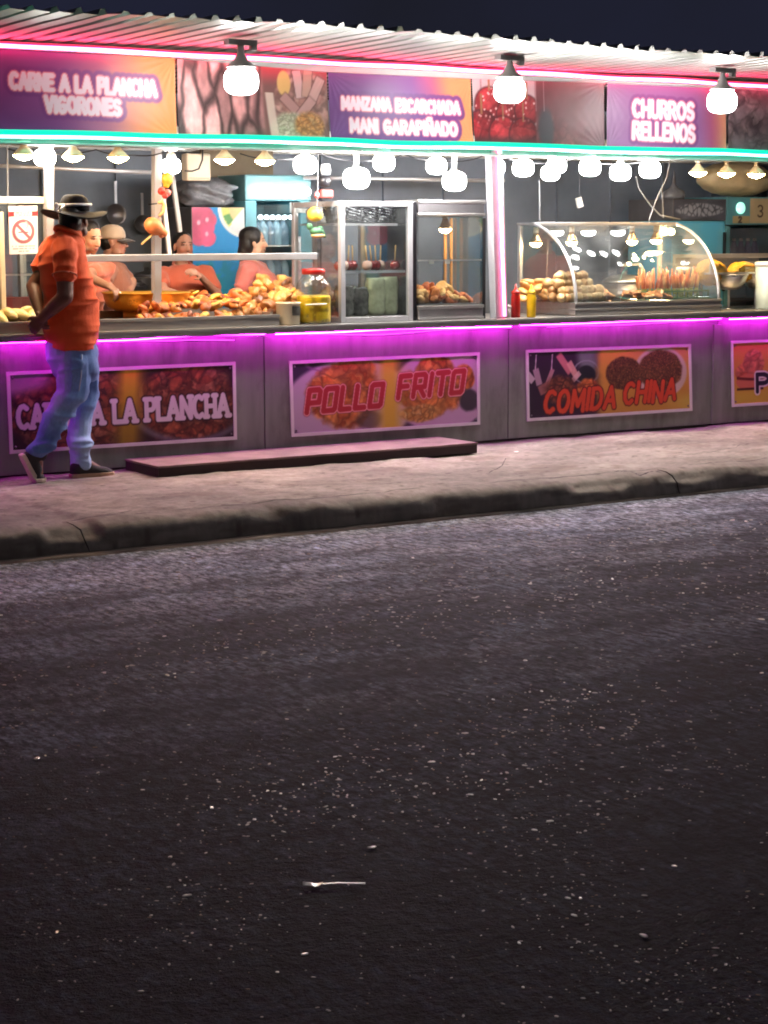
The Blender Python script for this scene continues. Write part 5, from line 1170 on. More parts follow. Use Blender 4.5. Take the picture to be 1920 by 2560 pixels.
# beige box hung under the beam
p = P(491, 420, .9); t = thing('wall_box', 'beige plastic box hanging under the beam with a dark looped cable', 'box', p)
mb = MB(); mb.box(p + V(-.095, -.04, -.09), p + V(.095, .05, .10)); mb.build('housing', mat('beige plastic', (196, 182, 160), .5, 0, .06), t, bevel=.012)
mb = MB(); mb.box(p + V(-.08, -.044, -.075), p + V(.08, -.0405, -.068)); mb.build('groove', mat('beige shadow line', (150, 138, 120), .6), t)  # raised darker strip painted as the shade of a groove
t = thing('cable', 'thin dark cable looping over the beige box', 'cable', p + V(0, -.06, 0)); mb = MB(); mb.tube([P(507, 372, .8), P(506, 400, .8), P(497, 422, .8), P(480, 428, .8), P(462, 427, .8)], .006, 6); mb.build('wire', M['black_trim'], t)
p = P(600, 410, 2.2); t = thing('cardboard_sheet', 'brown cardboard sheet behind the warm lamps', 'cardboard', p); mb = MB(); mb.box(p + V(-.34, 0, -.17), p + V(.30, .03, .19)); mb.build('sheet', mat('brown cardboard', (128, 112, 92), .8, 0, .15, 4), t)

# right side fridges
M['deep_glass'] = glass('fridge door pane', (.75, .8, .85), .12, .05, .1)
Y = 1.55; x0_, x1_, z_ = fridge(1682, 1816, 497, Y, ''); f = thing('drinks_fridge', 'blue drinks fridge with a grey header and faint white script', 'fridge', V((x0_ + x1_) / 2, 1.8, 0), 'fridges behind the counter')
zh = P(1750, 552, Y).z
def header(x, y, W_, H_):
    c = flat(x, (92, 92, 104)) * (.7 + .5 * fbm2(x * 7, y * 9, 181))[..., None]; f1, f2, idv = worley2(x * 22, y * 16, 182)
    return lay(c, (190, 190, 202), ellm(x, y, .5 * W_, .5 * H_, .46 * W_, .34 * H_, .1) * sst(.12, .3, f2 - f1 + .25 * (fbm2(x * 30, y * 30, 183) - .4)) * .8)
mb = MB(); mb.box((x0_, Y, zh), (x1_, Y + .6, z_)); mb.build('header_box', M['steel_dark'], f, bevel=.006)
panel('header_print', [V(x0_ + .01, Y - .004, z_ - .01), V(x1_ - .01, Y - .004, z_ - .01), V(x1_ - .01, Y - .004, zh + .01), V(x0_ + .01, Y - .004, zh + .01)], header, M['print'], f, res=.008)
mb = MB(); mb.box((x0_, Y + .01, .05), (x1_, Y + .6, zh - .002)); mb.build('body', mat('blue fridge steel', (96, 186, 222), .35, 0, .08, 3), f, bevel=.008)
def script(x, y, W_, H_):
    c = flat(x, (98, 190, 226)) * (.95 + .1 * y / H_)[..., None]; d = np.full(x.shape, 9.0)
    rr_ = np.random.RandomState(9); px_ = .16 * W_
    for k in range(7):
        hgt = (.10, .05, .05, .10, .05, .10, .10)[k]; d = np.minimum(d, seg_dist(x, y, [[px_, H_ - .36, px_ + .012, H_ - .36 + hgt], [px_ + .012, H_ - .36 + hgt, px_ + .03, H_ - .37], [px_ + .03, H_ - .37, px_ + .055, H_ - .35]])); px_ += .10 * W_
    c = lay(c, (178, 214, 226), sst(.010, .005, d) * .8); return lay(c, (150, 200, 216), sst(.5, .7, fbm2(x * 5, y * 4, 186)) * .3)
panel('front_print', [V(x0_ + .012, Y + .006, zh - .02), V(x1_ - .03, Y + .006, zh - .02), V(x1_ - .03, Y + .006, 1.0), V(x0_ + .012, Y + .006, 1.0)], script, M['print'], f, res=.009)
mb = MB(); mb.box((x1_ - .026, Y - .02, 1.0), (x1_ - .010, Y + .005, zh - .1)); mb.build('handle', M['black_trim'], f)
bt_ = P(1722, 497, Y); t = thing('hanging_bag', 'grey plastic bag with a tall twisted neck on the blue fridge', 'plastic bag', V(bt_.x, Y + .2, z_ + .001))
mb = MB(); c0 = V(bt_.x, Y + .2, z_ + .001); mb.lathe([(.10, 0), (.115, .03), (.10, .07), (.045, .10), (.02, .13), (.013, .20), (.006, .25), (0, .251)], c0, 22, sy=.8); mb.build('bag', greyplastic, t)
x0_, x1_, z_ = fridge(1818, 1990, 492, Y, ''); f = thing('drinks_fridge', 'teal fridge with a cream notice numbered 3 and a green light', 'fridge', V((x0_ + x1_) / 2, 1.8, 0), 'fridges behind the counter')
zh = P(1850, 562, Y).z
mb = MB(); mb.box((x0_, Y, zh), (x1_, Y + .6, z_)); mb.build('header_box', M['teal'], f, bevel=.006)
mb = MB(); mb.box((x0_, Y + .004, .05), (x0_ + .05, Y + .6, zh - .008)); mb.box((x1_ - .05, Y + .004, .05), (x1_, Y + .6, zh - .008)); mb.box((x0_ + .0505, Y + .57, .05), (x1_ - .0505, Y + .6, zh - .008)); mb.box((x0_ + .0505, Y + .02, .05), (x1_ - .0505, Y + .569, .2)); mb.build('body', M['teal'], f, bevel=.006)
mb = MB(); mb.box((x0_, Y - .002, zh - .0075), (x1_, Y + .02, zh - .001)); mb.build('gap', M['black'], f)
mb = MB(); mb.box((x0_ + .051, Y + .012, .2), (x1_ - .051, Y + .018, zh - .03)); mb.build('door_pane', M['deep_glass'], f)
mb = MB()
for z in (1.22, .9): mb.box((x0_ + .051, Y + .05, z), (x1_ - .051, Y + .56, z + .012))
mb.build('shelf', M['steel_dark'], f)
def notice(x, y, W_, H_):
    c = flat(x, (214, 188, 148)) * (.93 + .12 * fbm2(x * 9, y * 9, 191))[..., None]; d = seg_dist(x, y, text_segs('3', .42 * W_, .26 * H_, .46 * H_)); return lay(c, (92, 70, 58), sst(.010, .005, d))
a = P(1876, 496, Y - .012); b_ = P(1922, 558, Y - .012); panel('notice', [a, V(b_.x, a.y, a.z), b_, V(a.x, a.y, b_.z)], notice, M['print_matte'], f, res=.006)
def notice2(x, y, W_, H_):
    c = flat(x, (196, 172, 130)); d = seg_dist(x, y, text_segs('2', .36 * W_, .1 * H_, .8 * H_)); return lay(c, (86, 70, 60), sst(.012, .007, d))
a = P(1832, 540, Y - .010); b_ = P(1874, 558, Y - .010); panel('notice', [a, V(b_.x, a.y, a.z), b_, V(a.x, a.y, b_.z)], notice2, M['print_matte'], f, res=.006)
p = P(1851, 520, Y - .004); mb = MB(); mb.lathe([(.052, 0), (.05, .01), (.03, .022), (0, .026)], p, 20, axis=(0, -1, 0)); mb.build('green_light', emit('green fridge light', (.32, .85, .62), .9), f)
for i in range(6):
    at = V(x0_ + .09 + .085 * i, Y + .18, 1.233); t = thing('drink_bottle', 'violet labelled bottle inside the numbered teal fridge', 'bottle', at, 'bottles in the numbered fridge')
    mb = MB(); mb.lathe([(.036, 0), (.038, .01), (.038, .13), (.02, .19), (.014, .21)], at, 14); mb.build('body', mat('violet bottle', (128, 112, 160), .2, 0, .3, 10) if i == 0 else bpy.data.materials['violet bottle'], t); mb = MB(); mb.lathe([(.017, .2105), (.017, .235), (0, .236)], at, 12); mb.build('cap', M['white_paint'], t)
# beige bundles on the fridges
def bundle(name, c, r, label, m, seed):
    t = thing(name, label, 'sack', c, 'beige sacks on the fridges'); mb = MB(); mb.ell(c, r, 30); mb.ell(c + V(r[0] * .25, 0, -.02), (r[0] * .7, r[1] * 1.02, r[2] * .98), 24)
    def dz(q, no): return .022 * (vnoise3(q * np.array([5, 5, 16.]), seed) - .5) + .012 * (vnoise3(q * np.array([14, 14, 30.]), seed + 2) - .5)
    blob('sack_cloth', mb, m, t, .014, 4, dz); return t
sk = mat('beige sacking', (226, 200, 156), .45, 0, .14, 5, .2, 20, coat=.25)
c0 = P(1835, 446, Y + .25); bundle('plastic_sack', c0, (.40, .24, .155), 'long beige plastic sack lying on top of the blue fridge', sk, 3)
c1 = P(1990, 440, Y + .25); bundle('plastic_sack', c1, (.30, .24, .17), 'brownish sack at the right edge on top of the fridges', mat('brown sacking', (190, 146, 96), .5, 0, .16, 5, .2, 20), 6)
mb = MB()
# cables and wires in the right bay
for i, (pp, yy, lb) in enumerate([([(1675, 400), (1668, 440), (1640, 500), (1624, 545), (1622, 556)], .5, 'pale cable running down to the top of the curved case'),
                                  ([(1590, 440), (1596, 470), (1625, 512), (1650, 538), (1700, 548)], .6, 'grey cable crossing behind the pale one'),
                                  ([(1348, 450), (1350, 556)], .7, 'straight thin cable above the left heat bulb'), ([(1655, 470), (1658, 545)], .9, 'short straight wire beside the crossing cables'),
                                  ([(1370, 600), (1366, 700)], .85, 'thin rod hanging behind the dough balls'), ([(18, 362), (20, 560)], .5, 'thin dark cable at the far left above the no smoking sign')]):
    pts = [P(a, b_, yy) for a, b_ in pp]; t = thing('cable', lb, 'cable', pts[0]); mb = MB(); mb.tube(pts, .006, 6); mb.build('wire', M['cable'], t)
p = P(1450, 506, .8); t = thing('hanging_tag', 'small white tag dangling in the dark above the curved case', 'tag', p)
mb = MB(); q = [p + V(-.035, 0, .03), p + V(.015, 0, .045), p + V(.035, 0, -.03), p + V(-.012, 0, -.045)]; mb.hexa([q[3], q[2], q[2] + V(0, .02, 0), q[3] + V(0, .02, 0), q[0], q[1], q[1] + V(0, .02, 0), q[0] + V(0, .02, 0)]); mb.build('card', M['white_paint'], t)
mb = MB(); mb.tube([p + V(0, .01, .04), p + V(.005, .01, .42)], .0015, 5); mb.build('thread', M['cable'], t)

# ------------------------------------------------------------------ left end: glass case with the no smoking sign
lx0, lx1 = P(-40, 800, .30).x, P(137, 800, .30).x; lz1 = P(60, 491, .30).z
lc = thing('display_case', 'white framed glass case at the left end behind the no smoking sign', 'display case', V((lx0 + lx1) / 2, .5, CT))
frame_box(lx0, lx1, .30, .80, CT + .001, lz1, .045, lc, M['white_paint'])
mb = MB(); a = P(12, 700, .29).x; mb.box((a - .035, .272, CT + .002), (a, .2995, P(12, 530, .29).z)); mb.build('post', M['cream'], lc, bevel=.004)
panes(lx0 + .02, lx1 - .02, .32, .78, CT + .045, lz1 - .045, lc, M['glass'], 'fr')
z = P(60, 688, .34).z; mb = MB(); mb.box((lx0 + .046, .34, z), (lx1 - .046, .76, z + .008)); mb.build('shelf', M['glass'], lc); mb = MB(); mb.box((lx0 + .046, .331, z - .003), (lx1 - .046, .3395, z + .010)); mb.build('shelf_edge', M['alu'], lc)
for k, px in enumerate((30, 66)):
    p = P(px, 786, .5); p.z = CT + .047; t = thing('food_box', ('pink food box in the left glass case, left of the pair', 'pink food box in the left glass case, right of the pair')[k], 'box', p, 'pink boxes in the left case')
    mb = MB(); mb.box(p + V(-.055, -.05, 0), p + V(.055, .06, .15)); mb.build('carton', mat('pink carton', (196, 92, 100), .5) if k == 0 else bpy.data.materials['pink carton'], t, bevel=.004)
    mb = MB(); mb.box(p + V(-.056, -.051, .1505), p + V(.056, .061, .165)); mb.build('lid', bpy.data.materials['pink carton'], t, bevel=.003)
wr = mat('clear food wrap', (216, 206, 190), .22, 0, .2, 12, .5, 20, coat=.5)
put('wrapped_food', bag_mesh('wrapped_food', .13, .12, .10, wr, 97, .02, True), V(P(22, 780, .2).x, .2, CT + .002), 'white wrapped food parcel in front of the left glass case', 'food parcel')
tam = [chunk_mesh('yellow_tamale', .05, 150 + k, food_mat('yellow husk %d' % k, (224, 202, 140), .15), (1.3, .7, .55), rough=.1) for k in range(2)]
food('yellow_tamale', tam, [V(P(-6 + 13 * i, 795, .1).x, .06 + .06 * (i % 2), CT + .102 + .012 * (i % 3)) for i in range(8)], 'pale yellow wrapped roll on the griddle at the left end', 'food roll', 'yellow rolls at the left end', seed=13)
def nosmoke(x, y, W_, H_):
    c = flat(x, (238, 222, 222)); R_ = .34 * W_; cx_, cy_ = .5 * W_, .47 * H_
    c = lay(c, (176, 44, 48), (np.abs(y - .835 * H_) < .055 * H_) * 1.0); c = lay(c, (236, 206, 206), (np.abs(y - .835 * H_) < .036 * H_) * (np.abs(x - .5 * W_) < .30 * W_) * 1.0)
    d = seg_dist(x, y, text_segs('FUMAR', .27 * W_, .815 * H_, .042 * H_, .46 * W_)); c = lay(c, (190, 120, 120), sst(.006, .003, d) * .6)
    d = np.abs(np.hypot(x - cx_, y - cy_) - R_); c = lay(c, (140, 86, 92), sst(.013, .009, d)); d = seg_dist(x, y, [[cx_ - .7 * R_, cy_ + .7 * R_, cx_ + .7 * R_, cy_ - .7 * R_]]); c = lay(c, (140, 86, 92), sst(.012, .008, d))
    c = lay(c, (120, 80, 86), (np.abs(y - cy_ + .02 * H_) < .011 * H_) * (np.abs(x - cx_) < .19 * W_) * 1.0)
    d = seg_dist(x, y, [[cx_ + .12 * W_, cy_ + .02, cx_ + .16 * W_, cy_ + .04], [cx_ + .16 * W_, cy_ + .04, cx_ + .1 * W_, cy_ + .06]]); c = lay(c, (190, 150, 152), sst(.008, .004, d))
    for v_, w_ in ((.165, .42), (.115, .38), (.06, .18)): c = lay(c, (150, 126, 132), (np.abs(y - v_ * H_) < .013 * H_) * (np.abs(x - .5 * W_) < w_ * W_) * (vnoise2(x * 260, y * 0 + v_ * 90, 3) > .3) * .8)
    return c
q = [P(21, 516, .26), P(93, 514, .26), P(95, 634, .26), P(24, 636, .26)]
t = thing('no_smoking_sign', 'white no smoking sign with a red header on the left glass case', 'sign', (q[0] + q[2]) / 2)
panel('printed_face', q, nosmoke, M['print_matte'], t, res=.004)
mb = MB(); k_ = V(0, .003, 0); k2 = V(0, .007, 0); mb.hexa([q[3] + k_, q[2] + k_, q[2] + k2, q[3] + k2, q[0] + k_, q[1] + k_, q[1] + k2, q[0] + k2]); mb.build('backing', M['white_paint'], t)

# ------------------------------------------------------------------ hanging ornaments
gourd = mat('orange gourd', (206, 122, 72), .45, 0, .2, 8); yel = mat('yellow gourd', (226, 176, 62), .5, 0, .15, 8); redp = mat('red painted wood', (196, 62, 58), .4, 0, .2, 8); straw = mat('straw wood', (214, 180, 124), .7, 0, .2, 20); greenp = mat('green painted wood', (72, 120, 84), .5, 0, .2, 12)
Yo = .12
o = thing('hanging_ornament', 'string of yellow gourd, red fruit and orange maraca by the white post', 'ornament', P(415, 560, Yo))
def B(px, py): return P(px, py, Yo)
mb = MB(); mb.ell(B(418, 447), (.038, .038, .045), 16); mb.cap(B(418, 447), B(416, 462), .032, .022); mb.build('yellow_gourd', yel, o)
for k, (px, py, r, m) in enumerate([(404, 478, .026, redp), (417, 482, .024, mat('pink painted wood', (214, 110, 112), .35)), (409, 490, .020, redp)]):
    mb = MB(); mb.ell(B(px, py) + V(0, -.01 * k, 0), (r, r, r), 14); mb.build('red_fruit', m, o)
mb = MB(); mb.tube([B(396, 508), B(404, 504), B(411, 515), B(408, 530), B(398, 540)], [.010, .016, .015, .012, .010], 8); mb.build('straw_figure', straw, o)
mb = MB(); mb.bar(B(372, 511), B(392, 509), .008); mb.build('dark_peg', M['black_trim'], o)
d_ = (B(414, 580) - B(376, 555)); 
mb = MB(); pr = [(0, -.078), (.03, -.07), (.05, -.045), (.056, -.012), (.048, .022), (.032, .052), (.024, .066), (.026, .085), (.016, .094), (0, .095)]
mb.lathe(pr, B(388, 568), 20, axis=d_); mb.build('maraca_body', gourd, o)
mb = MB(); mb.tube([B(388, 581), B(354, 611)], [.008, .007], 8); mb.build('maraca_handle', straw, o)
mb = MB(); mb.ell(B(404, 590), (.018, .018, .014), 12); mb.build('maraca_bead', gourd, o)
mb = MB(); mb.tube([B(416, 380), B(418, 440), B(410, 480), B(406, 510), B(392, 556)], .003, 5); mb.build('cord', M['cable'], o)
o = thing('hanging_ornament', 'string of dark cup, red block, yellow gourd and green bird by the fridge', 'ornament', P(795, 540, Yo))
mb = MB(); mb.lathe([(.04, .03), (.045, .0), (.04, -.03), (.03, -.04), (0, -.041)], B(812, 452), 16); mb.build('dark_cup', M['black_trim'], o)
mb = MB(); mb.lathe([(.0, .041), (.03, .04), (.036, .0), (.03, -.03), (0, -.031)], B(814, 425), 16); mb.build('white_cup', M['white_paint'], o)
mb = MB(); mb.box(B(814, 485) + V(-.05, -.03, -.03), B(814, 485) + V(.05, .03, .03)); mb.build('red_block', mat('dull red wood', (128, 60, 56), .6), o, bevel=.012)
mb = MB(); mb.ell(B(793, 488), (.02, .02, .025)); mb.build('pink_bead', bpy.data.materials['pink painted wood'], o)
mb = MB(); mb.lathe([(0, -.05), (.035, -.045), (.05, -.01), (.05, .02), (.03, .045), (0, .05)], B(787, 536), 18, axis=(-1, -.3, .25)); mb.build('yellow_gourd', yel, o)
mb = MB(); mb.ell(B(792, 578), (.055, .03, .03), 16); mb.ell(B(774, 566), (.022, .02, .024), 12); mb.cap(B(800, 572), B(812, 592), .022, .008); mb.build('green_bird', greenp, o)
mb = MB(); mb.ell(B(795, 589), (.055, .028, .018), 16); mb.build('pale_belly', straw, o)
mb = MB(); mb.tube([B(796, 380), B(795, 440), B(793, 500), B(790, 570)], .003, 5); mb.build('cord', M['cable'], o)

# pots and pans behind the cooks
for i, (px, r, h) in enumerate(((318, .16, .20), (366, .12, .26))):
    p = P(px, 680, 2.2); p.z = .92; t = thing('stock_pot', ('wide dented pot on the back shelf left of the white post', 'tall pot on the back shelf behind the white post')[i], 'pot', p, 'pots on the back shelf')
    mb = MB(); mb.lathe([(r * .96, 0), (r, .02), (r, h), (r * 1.05, h + .004), (r * 1.05, h + .012), (r * .98, h + .012), (0, h + .010)], p, 24); mb.build('pot_body', M['steel'] if i % 2 else M['steel_dark'], t)
    mb = MB(); mb.lathe([(r * 1.0, h + .0125), (r * .7, h + .045), (.02, h + .06), (.02, h + .085), (0, h + .086)], p, 24); mb.build('lid', M['steel_dark'], t)
    for s_ in (-1, 1): mb = MB(); mb.tube([p + V(s_ * r, -.04, h * .75), p + V(s_ * (r + .04), -.03, h * .75), p + V(s_ * (r + .04), .03, h * .75), p + V(s_ * r, .04, h * .75)], .008, 6); mb.build('handle', M['black_trim'], t)
mb = MB(); mb.box((P(180, 680, 2.0).x, 2.0, .88), (P(560, 680, 2.0).x - .02, 2.5, .918)); mb.build('back_shelf', M['steel_dark'], stall)
for i, (px, py, r, lb) in enumerate(((286, 536, .085, 'dark round frying pan hanging on the back wall above the tan cap'), (352, 560, .07, 'smaller dark pan hanging on the back wall left of the white post'))):
    p = P(px, py, 2.46); t = thing('frying_pan', lb, 'pan', p, 'pans on the back wall')
    mb = MB(); mb.lathe([(0, .0), (r * .85, .0), (r, .035), (r * .97, .037), (r * .82, .006), (0, .005)], p, 24, axis=(0, -1, 0)); mb.build('pan_body', M['steel_dark'], t); mb = MB(); mb.bar(p + V(0, -.03, r), p + V(0, -.03, r + .17), .022, .010); mb.build('handle', M['alu'], t)
# small litter
def fork():
    a = PZ(757, 2218, -.149); b_ = PZ(913, 2214, -.149); d = (b_ - a).normalized(); s_ = d.cross(V(0, 0, 1)); t = thing('plastic_fork', 'white plastic fork lying on the dark road', 'fork', (a + b_) / 2 + V(0, 0, .0))
    m = mat('white fork plastic', (244, 242, 238), .28, .4); L_ = (b_ - a).length
    mb = MB(); mb.bar(a + d * .050 + V(0, 0, .007), a + d * .09 + V(0, 0, .009), .007, .002); mb.bar(a + d * .0902 + V(0, 0, .009), b_ + V(0, 0, .006), .007, .002); mb.build('handle', m, t)
    mb = MB(); vs = []
    for u_, w_, h_ in ((.022, .011, .003), (.03, .0125, .0), (.04, .0115, .001), (.052, .005, .006)): vs += [a + d * u_ + s_ * w_ + V(0, 0, h_ + .004), a + d * u_ - s_ * w_ + V(0, 0, h_ + .004)]
    mb.add(vs, [(2 * i, 2 * i + 1, 2 * i + 3, 2 * i + 2) for i in range(3)])
    for k in range(4): s0 = s_ * (.009 * (k - 1.5) * .72); mb.tube([a + d * .024 + s0 + V(0, 0, .007), a + s0 * 1.1 + V(0, 0, .010)], [.0016, .001], 5)
    ob = mb.build('tines', m, t); sd = ob.modifiers.new('thickness', 'SOLIDIFY'); sd.thickness = .0015
fork()
me = chunk_mesh('paper_scrap', .014, 171, mat('white paper scrap', (236, 230, 220), .35, .3), (1.2, .8, .22))
put('paper_scrap', me, PZ(1291, 1129, .006), 'small white paper scrap on the pavement beside the step', 'litter')
for px, py, sc, lb in ((930, 2118, .9, 'pale scrap on the road near the plastic fork'), (468, 2238, .8, 'dull pebble-like scrap on the road left of the fork'), (1610, 2339, .9, 'bright scrap on the dark road at the lower right'), (1162, 1833, .8, 'small bright scrap in the middle of the road'), (92, 1896, 1.0, 'pale crumpled strip on the road at the left edge')):
    put('paper_scrap', me, PZ(px, py, -.146), lb, 'litter', None, px, sc * .8)
# ------------------------------------------------------------------ people
SKIN = painted('skin', .5, .4, .12, 120, sss=.12)
CLOTH = {}
def cloth(name, rgb, rough=.8):
    if name not in CLOTH: CLOTH[name] = mat(name, rgb, rough, 0, .14, 4, .25, 160, sheen=.3)
    return CLOTH[name]
HAIR = mat('black hair', (24, 20, 20), .42, 0, .3, 40, .4, 120)
class Fr:
    def __init__(s, o, yaw, sc=1.0, pitch=0.0, roll=0.0):
        s.o = Vector(o); s.R = Matrix.Rotation(math.radians(yaw), 3, 'Z') @ Matrix.Rotation(math.radians(pitch), 3, 'Y') @ Matrix.Rotation(math.radians(roll), 3, 'X'); s.s = sc
    def __call__(s, x, y, z): return s.o + s.R @ (Vector((x, y, z)) * s.s)
    def inv(s, q): return (np.array(q) - np.array(s.o)) @ np.array(s.R) / s.s
def head_shapes(mb, F, nose=1.0, fem=0.0):
    R = F.R; k = F.s
    E = lambda x, y, z, a, b, c: mb.ell(F(x, y, z), (a * k, b * k, c * k), 18, 0, R)
    E(-.012, 0, .035, .100, .078, .088); E(.030, 0, -.02, .068, .066, .085); E(.045, 0, -.070, .045, .048 - .006 * fem, .038); E(.068, 0, -.098, .022, .024, .018)
    for s in (-1, 1):
        E(.052, .036 * s, -.025, .030, .028, .026); E(.078, .030 * s, .026, .016, .026, .010); E(-.006, .080 * s, -.012, .017, .010, .030); E(.025, .05 * s, -.075, .035, .02, .03)
    mb.cap(F(.090, 0, .012), F(.112 * (.97 + .03 * nose), 0, -.030), .010 * k, .0145 * k, 10)
    for s in (-1, 1): E(.100, .013 * s, -.033, .010, .009, .008)
    E(.090, 0, -.062, .012, .024, .008); E(.088, 0, -.074, .012, .020, .008)
    mb.cap(F(-.028, 0, -.06), F(-.045, 0, -.175), .052 * k, .056 * k)
def face_paint(F, skin, lip=(150, 80, 74), smile=0.0, stub=0.0):
    def f(q):
        l = F.inv(q); x, y, z = l[:, 0], l[:, 1], l[:, 2]; n = vnoise3(q * 30, 2)
        c = flat(x, skin) * (.94 + .12 * n)[:, None]
        fr = sst(.03, .06, x); c = lay(c, np.array(skin) * np.array([1.05, .86, .84]), sst(.03, .015, np.hypot(np.abs(y) - .04, z + .03)) * fr * .5)
        ay = np.abs(y)
        c = lay(c, (52, 36, 32), sst(.0062, .003, np.abs(z - .034 + .25 * (ay - .03) ** 1.0 * (ay > .03))) * sst(.012, .016, ay) * sst(.052, .046, ay) * fr)
        e = np.hypot((ay - .031) / .0150, (z - .012) / .0048); c = lay(c, (188, 172, 162), sst(1.05, .8, e) * fr); c = lay(c, (34, 24, 22), sst(.0064, .0050, np.hypot(ay - .031, z - .012)) * fr); c = lay(c, (50, 34, 32), sst(.35, .05, np.abs(e - 1.1)) * fr * .8)
        c = lay(c, lip, sst(1.1, .75, np.hypot(y / .025, (z + .068 - smile * y * y * 14) / .0095)) * fr); c = lay(c, (70, 34, 34), sst(.0026, .001, np.abs(z + .068 - smile * y * y * 14)) * (ay < .024) * fr)
        c = lay(c, (40, 24, 22), sst(.005, .003, np.hypot(ay - .008, z + .042)) * (x > .09))
        if stub: c = lay(c, (60, 46, 44), stub * sst(-.045, -.075, z) * sst(.0, .04, x) * (1 - sst(1.3, 1.0, np.hypot(y / .025, (z + .068) / .0095))))
        return c
    return f
def hand(mb, w, d, n, s=1.0, curl=.5, thumb=1):
    """palm, four unequal bent fingers and a side thumb; d points along the hand, n is where the palm faces"""
    d = Vector(d).normalized(); n = Vector(n); n = (n - d * n.dot(d)).normalized(); v = d.cross(n) * thumb
    w = Vector(w); kn = []
    for i, o in enumerate((-.030, -.010, .010, .029)):
        k = w + d * (.082 - .006 * abs(i - 1.3)) * s + v * o * s; kn.append(k); mb.cap(w + d * .012 * s + v * o * .6 * s, k, .0145 * s, .0115 * s, 8)
    for i, k in enumerate(kn):
        L = (.034, .042, .045, .040)[3 - i] * s; p = k; a = .15 + .12 * i * curl; r = .0095 * s
        for j, f in enumerate((1, .68, .55)):
            a += curl * (.55, .8, .6)[j]; q = p + (d * math.cos(a) + n * math.sin(a)) * L * f; mb.cap(p, q, r, r * .9, 8); p = q; r *= .9
    t0 = w + d * .022 * s + v * .026 * s; t1 = t0 + (d * .6 + v * .62 + n * .35).normalized() * .042 * s; t2 = t1 + (d * .85 + v * .1 + n * (.25 + .5 * curl)).normalized() * .032 * s
    mb.cap(t0, t1, .014 * s, .0115 * s, 8); mb.cap(t1, t2, .011 * s, .009 * s, 8)
def fold_disp(amp, seed, dirs=(7, 7, 16), fine=1.0):
    d = np.array(dirs, float)
    def f(q, no):
        w = q + .05 * np.stack([vnoise3(q * 5, seed + 1), vnoise3(q * 5, seed + 2), vnoise3(q * 5, seed + 3)], -1)
        a = 1 - np.abs(2 * vnoise3(w * d, seed) - 1); b = vnoise3(w * d * 2.3, seed + 4) - .5
        return amp * (a ** 2.2 - .35) + amp * .35 * fine * b
    return f

